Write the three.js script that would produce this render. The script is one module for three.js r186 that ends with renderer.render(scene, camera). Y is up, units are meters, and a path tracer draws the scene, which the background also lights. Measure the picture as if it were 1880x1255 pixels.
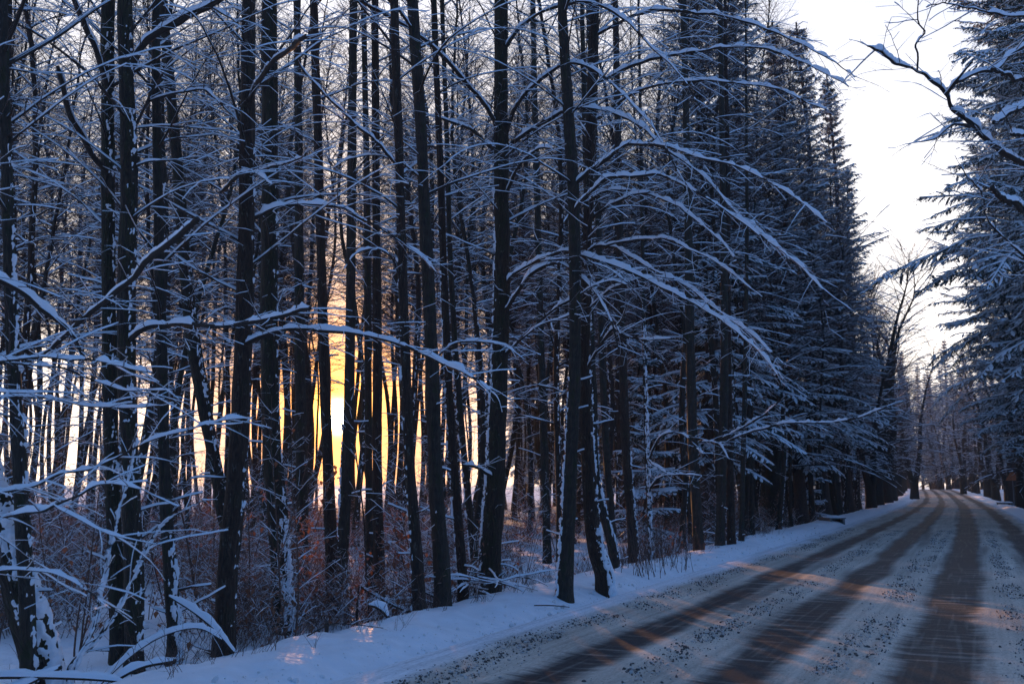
import * as THREE from 'three';
import { ImprovedNoise } from 'three/addons/math/ImprovedNoise.js';

// ---------------------------------------------------------------- camera, sky, sun, exposure
const scene = new THREE.Scene();
const rad = THREE.MathUtils.degToRad;
const camera = new THREE.PerspectiveCamera(37.9, 1880 / 1255, 0.1, 3000);
camera.position.set(0, 1.62, 0);
camera.rotation.order = 'YXZ';
camera.rotation.set(rad(8.2), rad(24.9), 0);
camera.focus = 14.5;
camera.userData.fStop = 2.8;
const renderer = new THREE.WebGLRenderer();
renderer.toneMapping = THREE.LinearToneMapping;
renderer.toneMappingExposure = 1.75;
scene.fog = new THREE.FogExp2(new THREE.Color(0.86, 0.9, 1.0), 0.00045);     // thin frosty air
renderer.shadowMap.enabled = true;

const SUN_AZ = 34.8, SUN_EL = 3.84;      // degrees left of the road's direction, degrees up
const sunDir = new THREE.Vector3(-Math.sin(rad(SUN_AZ)) * Math.cos(rad(SUN_EL)), Math.sin(rad(SUN_EL)), -Math.cos(rad(SUN_AZ)) * Math.cos(rad(SUN_EL)));
{
  const W = 2048, H = 1024, data = new Float32Array(W * H * 4);
  const mix = (a, b, t) => a + (b - a) * t;
  const zen = [0.045, 0.165, 0.45], far = [0.08, 0.19, 0.43], near = [2.75, 2.55, 2.25], low = [2.4, 1.5, 0.7];
  for (let j = 0; j < H; j++) {
    const el = ((j + 0.5) / H - 0.5) * Math.PI, y = Math.sin(el), e = Math.max(0, y);
    for (let i = 0; i < W; i++) {
      const az = ((i + 0.5) / W - 0.5) * 2 * Math.PI, x = Math.cos(az) * Math.cos(el), z = Math.sin(az) * Math.cos(el);
      const cosg = x * sunDir.x + y * sunDir.y + z * sunDir.z, g = Math.acos(Math.min(1, Math.max(-1, cosg)));
      const side = Math.pow(0.5 + 0.5 * cosg, 4);                  // 1 towards the sun, 0 away from it
      const lift = Math.exp(-e / 0.47), band = Math.exp(-e / 0.075) * Math.pow(0.5 + 0.5 * cosg, 3);
      const glow = 5 * Math.exp(-g / 0.032) + 1.0 * Math.exp(-g / 0.14), core = 120 * Math.exp(-Math.pow(g / 0.0085, 2));
      const o = (j * W + i) * 4;
      for (let c = 0; c < 3; c++) {
        let v = mix(zen[c], mix(far[c], near[c], side), lift);
        v = mix(v, low[c] * (0.55 + 0.45 * side), 0.55 * band);
        v *= mix(1, [0.44, 0.125, 0.012][c], Math.exp(-Math.pow(g / 0.18, 1.8)));      // the low sun's aureole is golden
        v += glow * [1, 0.44, 0.075][c] + core * [1, 0.72, 0.32][c];
        data[o + c] = v;
      }
      data[o + 3] = 1;
    }
  }
  const sky = new THREE.DataTexture(data, W, H, THREE.RGBAFormat, THREE.FloatType);
  sky.mapping = THREE.EquirectangularReflectionMapping;
  sky.magFilter = THREE.LinearFilter;
  sky.needsUpdate = true;
  scene.background = sky;
  scene.environment = sky;
  scene.backgroundIntensity = scene.environmentIntensity = 0.76;
}
const sun = new THREE.DirectionalLight(new THREE.Color().setRGB(1, 0.46, 0.16), 5);
sun.position.copy(sunDir).multiplyScalar(150);
sun.castShadow = true;
sun.shadow.radius = 1;
sun.shadow.mapSize.set(4096, 4096);
Object.assign(sun.shadow.camera, { left: -90, right: 90, top: 60, bottom: -20, near: 1, far: 400 });
scene.add(sun, sun.target);

// ---------------------------------------------------------------- helpers
function rng(seed) { let s = seed | 0; return () => { s = (s + 0x6d2b79f5) | 0; let t = Math.imul(s ^ (s >>> 15), 1 | s); t = (t + Math.imul(t ^ (t >>> 7), 61 | t)) ^ t; return ((t ^ (t >>> 14)) >>> 0) / 4294967296; }; }
const P = new ImprovedNoise();
const n3 = (x, y, z) => P.noise(x + 31.7, y + 17.3, z + 5.9);
const fbm = (x, y, z, o = 3) => { let s = 0, a = 1; for (let i = 0; i < o; i++) { s += a * n3(x, y, z); x = x * 2.03 + 7.1; y = y * 2.03 + 3.3; z = z * 2.03 + 1.9; a *= 0.5; } return s; };
const clamp = THREE.MathUtils.clamp, lerp = THREE.MathUtils.lerp;
const ss = (a, b, x) => { const t = clamp((x - a) / (b - a), 0, 1); return t * t * (3 - 2 * t); };
const V = (x, y, z) => new THREE.Vector3(x, y, z);
const names = {};
const numbered = (n) => { const k = names[n] = (names[n] ?? -1) + 1; return k ? n + '_' + String(k).padStart(3, '0') : n; };

class Buf {                                   // collects one mesh
  constructor() { this.p = []; this.n = []; this.t = []; this.i = []; this.smooth = false; }
  get count() { return this.p.length / 3; }
  v(x, y, z, nx, ny, nz, u, w) { this.p.push(x, y, z); this.n.push(nx, ny, nz); this.t.push(u, w); return this.p.length / 3 - 1; }
  geometry(origin) {
    const g = new THREE.BufferGeometry(), a = new Float32Array(this.p);
    if (origin) for (let k = 0; k < a.length; k += 3) { a[k] -= origin.x; a[k + 1] -= origin.y; a[k + 2] -= origin.z; }
    g.setAttribute('position', new THREE.BufferAttribute(a, 3));
    g.setAttribute('normal', new THREE.BufferAttribute(new Float32Array(this.n), 3));
    g.setAttribute('uv', new THREE.BufferAttribute(new Float32Array(this.t), 2));
    g.setIndex(new THREE.BufferAttribute(new Uint32Array(this.i), 1));
    if (this.smooth) g.computeVertexNormals();
    return g;
  }
  mesh(name, material, parent, origin) {
    if (!this.i.length) return null;
    const m = new THREE.Mesh(this.geometry(origin), material);
    m.name = name; m.castShadow = m.receiveShadow = true;
    if (/^(snow|twigs|snow_patch|leaves|boughs|stems|sticks)$/.test(name)) m.userData.kind = 'stuff';
    parent.add(m);
    return m;
  }
}
function thing(name, label, category, group) {
  const o = new THREE.Group();
  o.name = numbered(name); o.userData = { label, category };
  if (group) o.userData.group = group;
  scene.add(o);
  return o;
}
function copyOf(src, name, label, group) {
  const c = src.clone();
  c.name = numbered(name); c.userData = { label, category: src.userData.category };
  if (group) c.userData.group = group;
  scene.add(c);
  return c;
}
function setting(m, kind = 'structure') { m.userData.kind = kind; m.receiveShadow = m.castShadow = true; return m; }

// a tube along points, each with a radius
const _t = V(), _a = V(), _b = V(), _c = V();
function tube(buf, pts, rs, sides, rough = 0, u0 = 0) {
  const n = pts.length; let len = 0;
  _a.set(1, 0, 0);
  const base = buf.count, uvs = Math.max(1, Math.round(2 * Math.PI * rs[0] / 0.6 * 4)) / 4;   // whole quarter turns of the bark texture
  for (let k = 0; k < n; k++) {
    const p = pts[k];
    _t.subVectors(pts[Math.min(n - 1, k + 1)], pts[Math.max(0, k - 1)]).normalize();
    if (k === 0 && Math.abs(_t.x) > 0.9) _a.set(0, 0, 1);
    _a.addScaledVector(_t, -_a.dot(_t)).normalize();
    _b.crossVectors(_t, _a);
    if (k) len += p.distanceTo(pts[k - 1]);
    for (let s = 0; s <= sides; s++) {
      const th = (s / sides) * 2 * Math.PI, c = Math.cos(th), d = Math.sin(th);
      let r = rs[k];
      if (rough) r *= 1 + rough * fbm(c * 1.3 + u0, p.y * 1.6, d * 1.3, 2) + rough * 0.5 * n3(c * 3 + u0, p.y * 0.7, d * 3);
      const nx = _a.x * c + _b.x * d, ny = _a.y * c + _b.y * d, nz = _a.z * c + _b.z * d;
      buf.v(p.x + nx * r, p.y + ny * r, p.z + nz * r, nx, ny, nz, (s / sides) * uvs + u0, len / 1.2);
    }
  }
  for (let k = 0; k < n - 1; k++) for (let s = 0; s < sides; s++) {
    const q = base + k * (sides + 1) + s, w = q + sides + 1;
    buf.i.push(q, q + 1, w, q + 1, w + 1, w);
  }
  if (rs[n - 1] > 0.012) {                     // close a broken end
    const q = base + (n - 1) * (sides + 1), e = pts[n - 1];
    const m = buf.v(e.x + _t.x * 0.01, e.y + _t.y * 0.01, e.z + _t.z * 0.01, _t.x, _t.y, _t.z, u0, len);
    for (let s = 0; s < sides; s++) buf.i.push(q + s, q + s + 1, m);
  }
}
// snow lying along a branch: a ridge of three or five points across, thick where the branch is level
function snowOn(buf, pts, rs, thick, fine, seed, cover = 0.75) {
  const n = pts.length, across = fine ? 5 : 3;
  let open = false, row = -1, len = 0;
  for (let k = 0; k < n; k++) {
    const p = pts[k], r = rs[k];
    if (k) len += p.distanceTo(pts[k - 1]);
    _t.subVectors(pts[Math.min(n - 1, k + 1)], pts[Math.max(0, k - 1)]).normalize();
    const level = Math.sqrt(Math.max(0, 1 - _t.y * _t.y));
    _a.set(0, 1, 0).addScaledVector(_t, -_t.y).normalize();
    _b.crossVectors(_t, _a);
    let h = n3(seed + len * (fine ? 3.1 : 1.7), seed * 1.3, 0.3) * 0.9 + n3(seed * 0.7, len * (fine ? 11 : 5), 2.2) * 0.45 + (cover * 2 - 1) * 0.9;
    h = ss(-0.25, 0.55, h) * ss(0.42, 0.8, level) * (fine ? Math.min(1, 0.15 + Math.min(k, n - 1 - k) * 0.3) : 1);
    const on = h > 0.06;
    if (!on) { open = false; continue; }
    const lump = fine ? 1 + 0.75 * n3(len * 8, seed, 7) + 0.5 * n3(len * 23, seed, 3) : 1, t = thick * (0.45 + 0.75 * h) * h * lump, w = (r * 0.96 + (fine ? 0.25 : 0.12) * thick * lump) * (0.5 + 0.5 * h);
    const here = buf.count;
    const put = (s, up) => buf.v(p.x + _b.x * s + _a.x * up, p.y + _b.y * s + _a.y * up, p.z + _b.z * s + _a.z * up, 0, 1, 0, s * 3, len);
    if (fine) { put(-w, r * 0.15); put(-w * 0.82, r * 0.7 + t * 0.62); put(w * 0.1, r * 0.95 + t); put(w * 0.85, r * 0.7 + t * 0.55); put(w, r * 0.15); }
    else { put(-w, r * 0.1); put(0, r + t); put(w, r * 0.1); }
    if (open) for (let s = 0; s < across - 1; s++) buf.i.push(row + s, row + s + 1, here + s, here + s, row + s + 1, here + s + 1);
    open = true; row = here;
  }
  buf.smooth = true;
}
// points along a smooth curve through given ones, about `step` apart; rows are [x, y, z, radius]
function along(rows, step) {
  const c = new THREE.CatmullRomCurve3(rows.map((q) => V(q[0], q[1], q[2])), false, 'centripetal');
  const n = Math.max(4, Math.ceil(c.getLength() / step)), pts = [], rs = [];
  for (let k = 0; k <= n; k++) {
    const t = k / n, f = t * (rows.length - 1), a = Math.min(rows.length - 2, Math.floor(f));
    pts.push(c.getPoint(t)); rs.push(lerp(rows[a][3], rows[a + 1][3], f - a));
  }
  return { pts, rs };
}
// a path that starts in a direction and is bent down by its load
function grow(start, dir, length, n, droop, wander, R) {
  const pts = [start.clone()], d = dir.clone().normalize(), p = start.clone(), step = length / n;
  for (let k = 0; k < n; k++) {
    d.x += (R() - 0.5) * wander; d.y += (R() - 0.5) * wander - droop * step * (0.35 + 1.3 * k / n); d.z += (R() - 0.5) * wander;
    d.normalize(); p.addScaledVector(d, step); pts.push(p.clone());
  }
  return pts;
}
const taper = (n, a, b) => Array.from({ length: n }, (_, k) => lerp(a, b, Math.pow(k / (n - 1), 0.8)));
function sideways(tangent, angle, roll, out) {           // tangent turned by angle towards a direction that rolls round it
  _a.set(0, 1, 0).addScaledVector(tangent, -tangent.y); if (_a.lengthSq() < 1e-4) _a.set(1, 0, 0); _a.normalize();
  _b.crossVectors(tangent, _a);
  return out.copy(tangent).multiplyScalar(Math.cos(angle)).addScaledVector(_b, Math.sin(angle) * Math.cos(roll)).addScaledVector(_a, Math.sin(angle) * Math.sin(roll));
}
// side twigs along a bough
function twigs(wood, snow, pts, rs, o, R) {
  let len = 0, next = o.from ?? 0.2, side = R() < 0.5 ? 1 : -1;
  const d = V(), total = pts.reduce((s, p, k) => s + (k ? p.distanceTo(pts[k - 1]) : 0), 0);
  for (let k = 1; k < pts.length; k++) {
    len += pts[k].distanceTo(pts[k - 1]);
    while (len >= next) {
      next += o.every * (0.6 + 0.8 * R()); side = -side;
      _t.subVectors(pts[k], pts[k - 1]).normalize();
      const tt = _t.clone();
      sideways(tt, rad(35 + 30 * R()), (side > 0 ? 0 : Math.PI) + (R() - 0.5) * 1.5, d);
      const L = o.length * (0.4 + 0.9 * R()) * (1 - 0.45 * len / total), n = o.n;
      const q = grow(pts[k], d, L, n, o.droop, 0.22, R), r0 = Math.min(rs[k] * 0.7, o.r * (0.7 + 0.6 * R())), rr = taper(n + 1, r0, r0 * 0.4);
      tube(wood, q, rr, 3);
      if (snow) snowOn(snow, q, rr, o.snow, false, R() * 90, o.cover ?? 0.72);
      if (o.sub) twigs(wood, snow, q, rr, o.sub, R);
    }
  }
}
// ---------------------------------------------------------------- materials
const hash = (x, y, s) => { let h = Math.imul(x | 0, 374761393) ^ Math.imul(y | 0, 668265263) ^ Math.imul(s | 0, 1442695041); h = Math.imul(h ^ (h >>> 13), 1274126177); return ((h ^ (h >>> 16)) >>> 0) / 4294967296; };
function vn(x, y, px, py, s) {                 // value noise that repeats every px by py cells
  const ix = Math.floor(x), iy = Math.floor(y), fx = x - ix, fy = y - iy, u = fx * fx * (3 - 2 * fx), w = fy * fy * (3 - 2 * fy);
  const m = (a, b) => ((a % b) + b) % b, h = (a, b) => hash(m(a, px), m(b, py), s);
  return lerp(lerp(h(ix, iy), h(ix + 1, iy), u), lerp(h(ix, iy + 1), h(ix + 1, iy + 1), u), w);
}
function texture(w, h, fn, srgb) {
  const d = new Uint8Array(w * h * 4), out = [0, 0, 0];
  for (let y = 0; y < h; y++) for (let x = 0; x < w; x++) {
    fn((x + 0.5) / w, (y + 0.5) / h, out);
    const o = (y * w + x) * 4;
    for (let c = 0; c < 3; c++) { const l = clamp(out[c], 0, 1); d[o + c] = 255 * (srgb ? (l <= 0.0031308 ? l * 12.92 : 1.055 * Math.pow(l, 1 / 2.4) - 0.055) : l) + 0.5; }
    d[o + 3] = 255;
  }
  const t = new THREE.DataTexture(d, w, h, THREE.RGBAFormat);
  t.wrapS = t.wrapT = THREE.RepeatWrapping; t.magFilter = THREE.LinearFilter; t.minFilter = THREE.LinearMipmapLinearFilter; t.generateMipmaps = true;
  if (srgb) t.colorSpace = THREE.SRGBColorSpace;
  t.needsUpdate = true;
  return t;
}
// bark: 0.6 m round, 1.2 m up
const furrow = (u, v, s) => {
  const warp = (vn(u * 6, v * 10, 6, 10, s) - 0.5) * 0.12, a = vn((u + warp) * 26, v * 7, 26, 7, s + 1), b = vn((u + warp) * 52, v * 26, 52, 26, s + 2), c = vn(u * 110, v * 120, 110, 120, s + 3);
  return clamp(1 - Math.abs(a - 0.5) * 2.2, 0, 1) * 0.55 + b * 0.3 + c * 0.15;
};
function bark(s, dark, light, moss, bump, rough = 0.95) {
  const map = texture(384, 768, (u, v, o) => {
    const f = furrow(u, v, s), m = moss * ss(0.52, 0.75, vn(u * 5, v * 5, 5, 5, s + 9) * 0.6 + vn(u * 20, v * 24, 20, 24, s + 10) * 0.4), l = ss(0.72, 0.85, vn(u * 9, v * 9, 9, 9, s + 20) * 0.5 + vn(u * 40, v * 48, 40, 48, s + 21) * 0.5);
    for (let c = 0; c < 3; c++) o[c] = lerp(lerp(lerp(light[c], dark[c], f), [0.028, 0.036, 0.011][c], m), [0.13, 0.13, 0.11][c], l * 0.6);
  }, true);
  const bm = texture(384, 768, (u, v, o) => { o[0] = o[1] = o[2] = 1 - furrow(u, v, s); });
  return new THREE.MeshStandardMaterial({ map, bumpMap: bm, bumpScale: bump, roughness: rough });
}
const M = {};
M.barkOak = bark(3, [0.013, 0.010, 0.007], [0.07, 0.053, 0.037], 0.5, 0.035);
M.barkBeech = bark(40, [0.018, 0.015, 0.011], [0.068, 0.056, 0.042], 0.75, 0.022);
M.barkBrown = bark(120, [0.016, 0.010, 0.007], [0.08, 0.052, 0.035], 0.25, 0.03);
M.barkSpruce = bark(77, [0.035, 0.023, 0.017], [0.1, 0.065, 0.048], 0.15, 0.015);
M.wood = new THREE.MeshStandardMaterial({ color: new THREE.Color().setRGB(0.036, 0.027, 0.021), roughness: 0.9 });
M.twig = new THREE.MeshStandardMaterial({ color: new THREE.Color().setRGB(0.068, 0.039, 0.027), roughness: 0.85 });
M.brush = new THREE.MeshStandardMaterial({ color: new THREE.Color().setRGB(0.11, 0.065, 0.048), roughness: 0.85 });
M.snow = new THREE.MeshStandardMaterial({ color: new THREE.Color().setRGB(0.84, 0.86, 0.89), roughness: 0.75 });
M.leaf = new THREE.MeshPhysicalMaterial({ color: new THREE.Color().setRGB(0.26, 0.105, 0.05), roughness: 0.95, transmission: 0.4, thickness: 0, side: THREE.DoubleSide });
M.needle = new THREE.MeshStandardMaterial({ color: new THREE.Color().setRGB(0.022, 0.036, 0.024), roughness: 0.8, side: THREE.DoubleSide });
M.soil = new THREE.MeshStandardMaterial({ color: new THREE.Color().setRGB(0.02, 0.018, 0.016), roughness: 1 });
M.concrete = new THREE.MeshStandardMaterial({ color: new THREE.Color().setRGB(0.2, 0.195, 0.185), roughness: 0.9 });
M.metal = new THREE.MeshStandardMaterial({ color: new THREE.Color().setRGB(0.16, 0.16, 0.16), roughness: 0.5, metalness: 0.6 });
M.sign = new THREE.MeshStandardMaterial({ color: new THREE.Color().setRGB(0.42, 0.13, 0.04), roughness: 0.6 });
M.groundSnow = new THREE.MeshStandardMaterial({
  map: texture(512, 512, (u, v, o) => {                                            // 4 m: clean snow with specks of bark and leaf litter
    const k = 0.9 + 0.1 * vn(u * 30, v * 30, 30, 30, 5), s = vn(u * 170, v * 170, 170, 170, 8) > 0.965 && vn(u * 12, v * 12, 12, 12, 9) > 0.45 ? 0.45 : 1;
    o[0] = 0.83 * k * s; o[1] = 0.85 * k * s; o[2] = 0.88 * k * (s < 1 ? 0.38 : 1);
  }, true),
  bumpMap: texture(512, 512, (u, v, o) => { o[0] = o[1] = o[2] = 0.5 * vn(u * 40, v * 40, 40, 40, 1) + 0.3 * vn(u * 100, v * 100, 100, 100, 2) + 0.2 * vn(u * 220, v * 220, 220, 220, 3); }),
  bumpScale: 0.02, roughness: 0.8,
});

// ---------------------------------------------------------------- the ground and the road
const roadX = (z) => { const s = -z - 20; return s > 0 ? -(s * s) / 5400 : 0; };               // the road bends slowly to the left
const roadY = (z) => { const s = -z; return 0.85 * ss(105, 215, s) - 0.03 * Math.max(0, s - 215); };   // and goes over a low rise
const LEFT = -4.95, RIGHT = 2.0;
function groundY(x, z) {
  const u = x - roadX(z), b = roadY(z), edge = LEFT + 0.16 * n3(z * 0.45, 3.1, 0) + 0.05 * n3(z * 2.3, 1.1, 4);
  if (u > edge && u < RIGHT) return b - 0.07;
  const lump = 0.05 * fbm(x * 1.3, z * 1.3, 0.7, 3) + 0.022 * n3(x * 5, z * 5, 4.2) - 0.05 * ss(0.35, 0.6, n3(x * 2.1, z * 2.1, 9.5)), mound = 0.10 * (n3(z * 0.22, 8.8, 0) + 0.4);
  if (u <= edge) {
    const d = edge - u, bank = 0.09 + mound * 0.6;
    const prof = d < 0.5 ? lerp(-0.02, bank, ss(0, 0.5, d)) : d < 1.1 ? bank + 0.03 * Math.sin((d - 0.5) * 5) : lerp(bank + 0.004, -0.16, ss(1.1, 2.4, d));
    const far = ss(2, 6, d);
    return b * lerp(1, 0.6, ss(5, 60, d)) + prof + lump * ss(0, 0.6, d) + far * 0.14 * fbm(x * 0.13, z * 0.13, 2, 2);
  }
  const d = u - RIGHT;
  return b * lerp(1, 0.6, ss(5, 60, d)) + lerp(-0.02, 0.1, ss(0, 0.5, d)) - 0.3 * ss(0.9, 2.2, d) + 0.22 * ss(2.6, 4.5, d) + lump * ss(0, 0.5, d) + ss(3, 8, d) * 0.14 * fbm(x * 0.13, z * 0.13, 2, 2);
}
function steps(...runs) { const a = [runs[0]]; for (let k = 1; k < runs.length; k += 2) { const to = runs[k], by = runs[k + 1], from = a[a.length - 1], n = Math.max(1, Math.round(Math.abs(to - from) / by)); for (let q = 1; q <= n; q++) a.push(from + (to - from) * q / n); } return a; }
function sheet(us, zs, yOf, uvOf) {
  const b = new Buf();
  for (const z of zs) for (const u of us) { const x = u + roadX(Math.max(z, -400)), [s, t] = uvOf(u, x, z); b.v(x, yOf(x, z, u), z, 0, 1, 0, s, t); }
  const w = us.length;
  for (let j = 0; j < zs.length - 1; j++) for (let i = 0; i < w - 1; i++) { const q = j * w + i; b.i.push(q, q + 1, q + w, q + 1, q + w + 1, q + w); }
  b.smooth = true;
  return b;
}
{
  const us = steps(-500, -400, 100, -120, 40, -60, 6, -18, 0.6, -9, 0.2, -4.6, 0.1, 1.8, 0.4, 3.6, 0.12, 8, 0.4, 40, 3, 120, 20, 400, 140, 500, 100);
  const zs = steps(60, 6, 3, -4, 0.4, -24, 0.14, -45, 0.32, -110, 0.9, -240, 4, -600, 30);
  const g = sheet(us, zs, (x, z) => groundY(x, Math.max(z, -300)), (u, x, z) => [x / 4, z / 4]).mesh('snow_ground', M.groundSnow, scene);
  setting(g);
}
// wheel tracks: centre, half width
const TRACKS = [[-3.42, 0.25], [-1.97, 0.28], [-0.42, 0.36], [1.1, 0.3]];
const SPAN = RIGHT - LEFT + 0.3, LONG = 60;
function bare(u, s) {                          // 1 where the asphalt shows; s is metres along
  let m = 0;
  for (const [c, hw] of TRACKS) {
    const d = Math.abs(u - c - 0.09 * n3(s * 0.12, c, 1) - 0.03 * n3(s * 0.5, c, 4));
    if (d > hw + 0.6) continue;
    const calm = 0.55 + 0.45 * n3(s * 0.3, c * 7, 8), streak = (n3(u * 1.6, s * 5, c) * 0.4 + n3(u * 0.8 + 9, s * 17, c) * 0.3 + n3(u * 3, s * 40, c) * 0.3) * 0.26 * calm, slow = 0.16 * n3(s * 0.35, c * 3, 5);
    m = Math.max(m, ss(0.12, -0.12, d - hw + streak - slow));
  }
  for (const [c, hw, wave] of [[-3.05, 0.12, 0.3], [-1.62, 0.14, 0.35], [0.0, 0.12, 0.4], [-0.86, 0.1, 0.35], [0.75, 0.12, 0.3]]) {     // fainter, wandering wheel marks
    const d = Math.abs(u - c - wave * n3(s * 0.06, c * 5, 3)), k = ss(-0.1, 0.35, n3(s * 0.11, c * 9, 6));
    if (d < 0.4) m = Math.max(m, 0.6 * k * ss(0.08, -0.06, d - hw + 0.12 * n3(u * 2, s * 11, c)));
  }
  return m;
}
const film = (u, s) => {                       // thin swept snow left on the tracks
  const f = n3(u * 1.3 + 3, s * 6, 7) * 0.6 + n3(u * 2.2, s * 15, 9) * 0.4 + 0.5 * n3(u * 0.9, s * 0.4, 11);
  return ss(0.05, 0.65, f) * 0.75 + 0.3 * ss(0.1, 0.6, n3(u * 16, s * 0.7, 3)) + 0.06;
};
const heap = (u, s) => {                       // ridges of thrown-up, sandy snow between the tracks
  let h = 0;
  for (const [c, w] of [[-2.68, 0.26], [-1.25, 0.17], [-1.0, 0.12], [-4.25, 0.35], [0.32, 0.22], [1.75, 0.2]]) h = Math.max(h, Math.exp(-(((u - c - 0.08 * n3(s * 0.2, c, 2)) / w) ** 2)));
  return h * (0.65 + 0.5 * n3(s * 0.5, u, 6));
};
const roadLook = (u, s) => {
  const b = bare(u, s), f = film(u, s), h = heap(u, s), g = n3(u * 34, s * 22, 1) * 0.55 + n3(u * 75, s * 48, 2) * 0.6, clump = n3(u * 3.1, s * 1.3, 15);
  const crumb = h > 0.2 && g > 0.66 - 0.34 * h - 0.25 * clump ? 1 : 0;
  return { cover: clamp((1 - b) + b * f * 0.55, 0, 1), crumb: crumb * (1 - b), h, g, edge: ss(LEFT + 0.75, LEFT + 0.2, u + 0.25 * n3(s * 0.8, u * 2, 3)) + ss(RIGHT - 0.5, RIGHT - 0.05, u + 0.2 * n3(s * 0.8, u * 2, 8)) };
};
{
  const W = 1024, H = 2048, cold = new Uint8Array(W * H * 4), rough = new Uint8Array(W * H * 4), bump = new Uint8Array(W * H * 4);
  const enc = (l) => 255 * (l <= 0.0031308 ? l * 12.92 : 1.055 * Math.pow(clamp(l, 0, 1), 1 / 2.4) - 0.055) + 0.5;
  for (let y = 0; y < H; y++) for (let x = 0; x < W; x++) {
    const u = LEFT - 0.15 + SPAN * (x + 0.5) / W, s = LONG * (y + 0.5) / H, q = roadLook(u, s), o = (y * W + x) * 4;
    const fine = hash(x, y, 7) * 0.5 + hash(x >> 1, y >> 1, 9) * 0.5, grain = 0.88 + 0.28 * (fine - 0.5) + 0.2 * q.g + 0.2 * n3(u * 8, s * 0.22, 4) + 0.14 * n3(u * 21, s * 0.5, 14);
    const e = clamp(q.edge, 0, 1), blot = 0.85 + 0.3 * vn(u * 1.3 + 20, s * 0.7, 4096, 4096, 4);
    const tar = [0.028, 0.028, 0.031], sand = [0.57 * blot, 0.5 * blot, 0.415 * blot], clean = [0.8, 0.82, 0.85];
    for (let c = 0; c < 3; c++) {
      let v = lerp(tar[c] * (0.7 + 0.6 * fine), lerp(sand[c], clean[c], e) * grain, q.cover);
      if (q.crumb) v = lerp(v, [0.06, 0.052, 0.045][c], 0.8);
      cold[o + c] = enc(v);
      rough[o + c] = 255 * lerp(0.62, 0.95, Math.min(1, q.cover * 1.4));
      bump[o + c] = 255 * clamp(0.25 + 0.3 * q.cover + 0.25 * q.g * q.cover + 0.2 * (fine - 0.5), 0, 1);
    }
    cold[o + 3] = rough[o + 3] = bump[o + 3] = 255;
  }
  const tex = (d, srgb) => { const t = new THREE.DataTexture(d, W, H, THREE.RGBAFormat); t.wrapS = THREE.ClampToEdgeWrapping; t.wrapT = THREE.MirroredRepeatWrapping; t.magFilter = THREE.LinearFilter; if (srgb) t.colorSpace = THREE.SRGBColorSpace; t.needsUpdate = true; return t; };
  M.road = new THREE.MeshPhysicalMaterial({ specularIntensity: 0.22, map: tex(cold, true), roughnessMap: tex(rough), bumpMap: tex(bump), bumpScale: 0.018, roughness: 1 });
  const us = steps(LEFT - 0.15, RIGHT + 0.15, 0.05), zs = steps(14, 4, 1, -5, 0.3, -28, 0.12, -60, 0.4, -120, 1, -230, 3, -330, 20);
  const r = sheet(us, zs, (x, z, u) => {
    const s = -z, m = Math.abs((((s % 120) + 120) % 120) - 60), k = 60 - m;      // the map mirrors every 60 m
    const edge = ss(LEFT + 0.1, LEFT - 0.15, u) + ss(RIGHT - 0.1, RIGHT + 0.15, u);
    if (s > 70 || s < -6) return roadY(z) + 0.012 * (1 - bare(u, k)) - 0.09 * edge;
    const q = roadLook(u, k);
    return roadY(z) + 0.016 * q.cover + 0.03 * Math.max(0, q.h) * q.cover * (0.5 + 0.9 * q.g) + 0.02 * clamp(q.edge, 0, 1) - 0.09 * edge;
  }, (u, x, z) => [(u - LEFT + 0.15) / SPAN, -z / LONG]).mesh('road', M.road, scene);
  setting(r);
}
{                                              // crumbs of frozen slush and grit thrown up beside the tracks
  const R = rng(91), list = [];
  for (let k = 0; k < 400000 && list.length < 26000; k++) {
    const z = -4 - 36 * Math.pow(R(), 1.5), u = LEFT + 0.1 + (RIGHT - LEFT) * R(), s = -z, h = heap(u, s), side = ss(LEFT + 1.1, LEFT + 0.3, u);
    if (R() > Math.max(h * h * 0.8, side * 0.35) || bare(u, s) > 0.2 || n3(u * 1.1, s * 0.9, 12) < -0.15) continue;
    list.push([u + roadX(z), roadY(z) + 0.02 + 0.02 * Math.max(0, h), z, 0.0035 + 0.013 * Math.pow(R(), 4), R()]);
  }
  const g = new THREE.IcosahedronGeometry(1, 0), a = g.attributes.position;
  for (let k = 0; k < a.count; k++) { const f = 0.75 + 0.5 * hash(Math.round(a.getX(k) * 9), Math.round(a.getY(k) * 9 + a.getZ(k) * 31), 3); a.setXYZ(k, a.getX(k) * f, a.getY(k) * f * 0.7, a.getZ(k) * f); }
  g.computeVertexNormals();
  const m = new THREE.InstancedMesh(g, new THREE.MeshStandardMaterial({ color: 0xffffff, roughness: 0.9 }), list.length), q = new THREE.Object3D(), c = new THREE.Color();
  list.forEach(([x, y, z, r, t], k) => {
    q.position.set(x, y, z); q.rotation.set(t * 6, t * 40, t * 17); q.scale.set(r * (0.8 + t), r, r * (1.3 - 0.5 * t)); q.updateMatrix(); m.setMatrixAt(k, q.matrix);
    const v = t < 0.5 ? 0.07 + 0.12 * t : 0.25 + 0.3 * t; m.setColorAt(k, c.setRGB(v, v * 0.93, v * 0.87));
  });
  m.name = 'slush_crumbs'; m.userData = { label: 'dark crumbs of frozen slush and grit between the wheel tracks', category: 'slush crumbs', kind: 'stuff' };
  m.castShadow = m.receiveShadow = true; scene.add(m);
}
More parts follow.
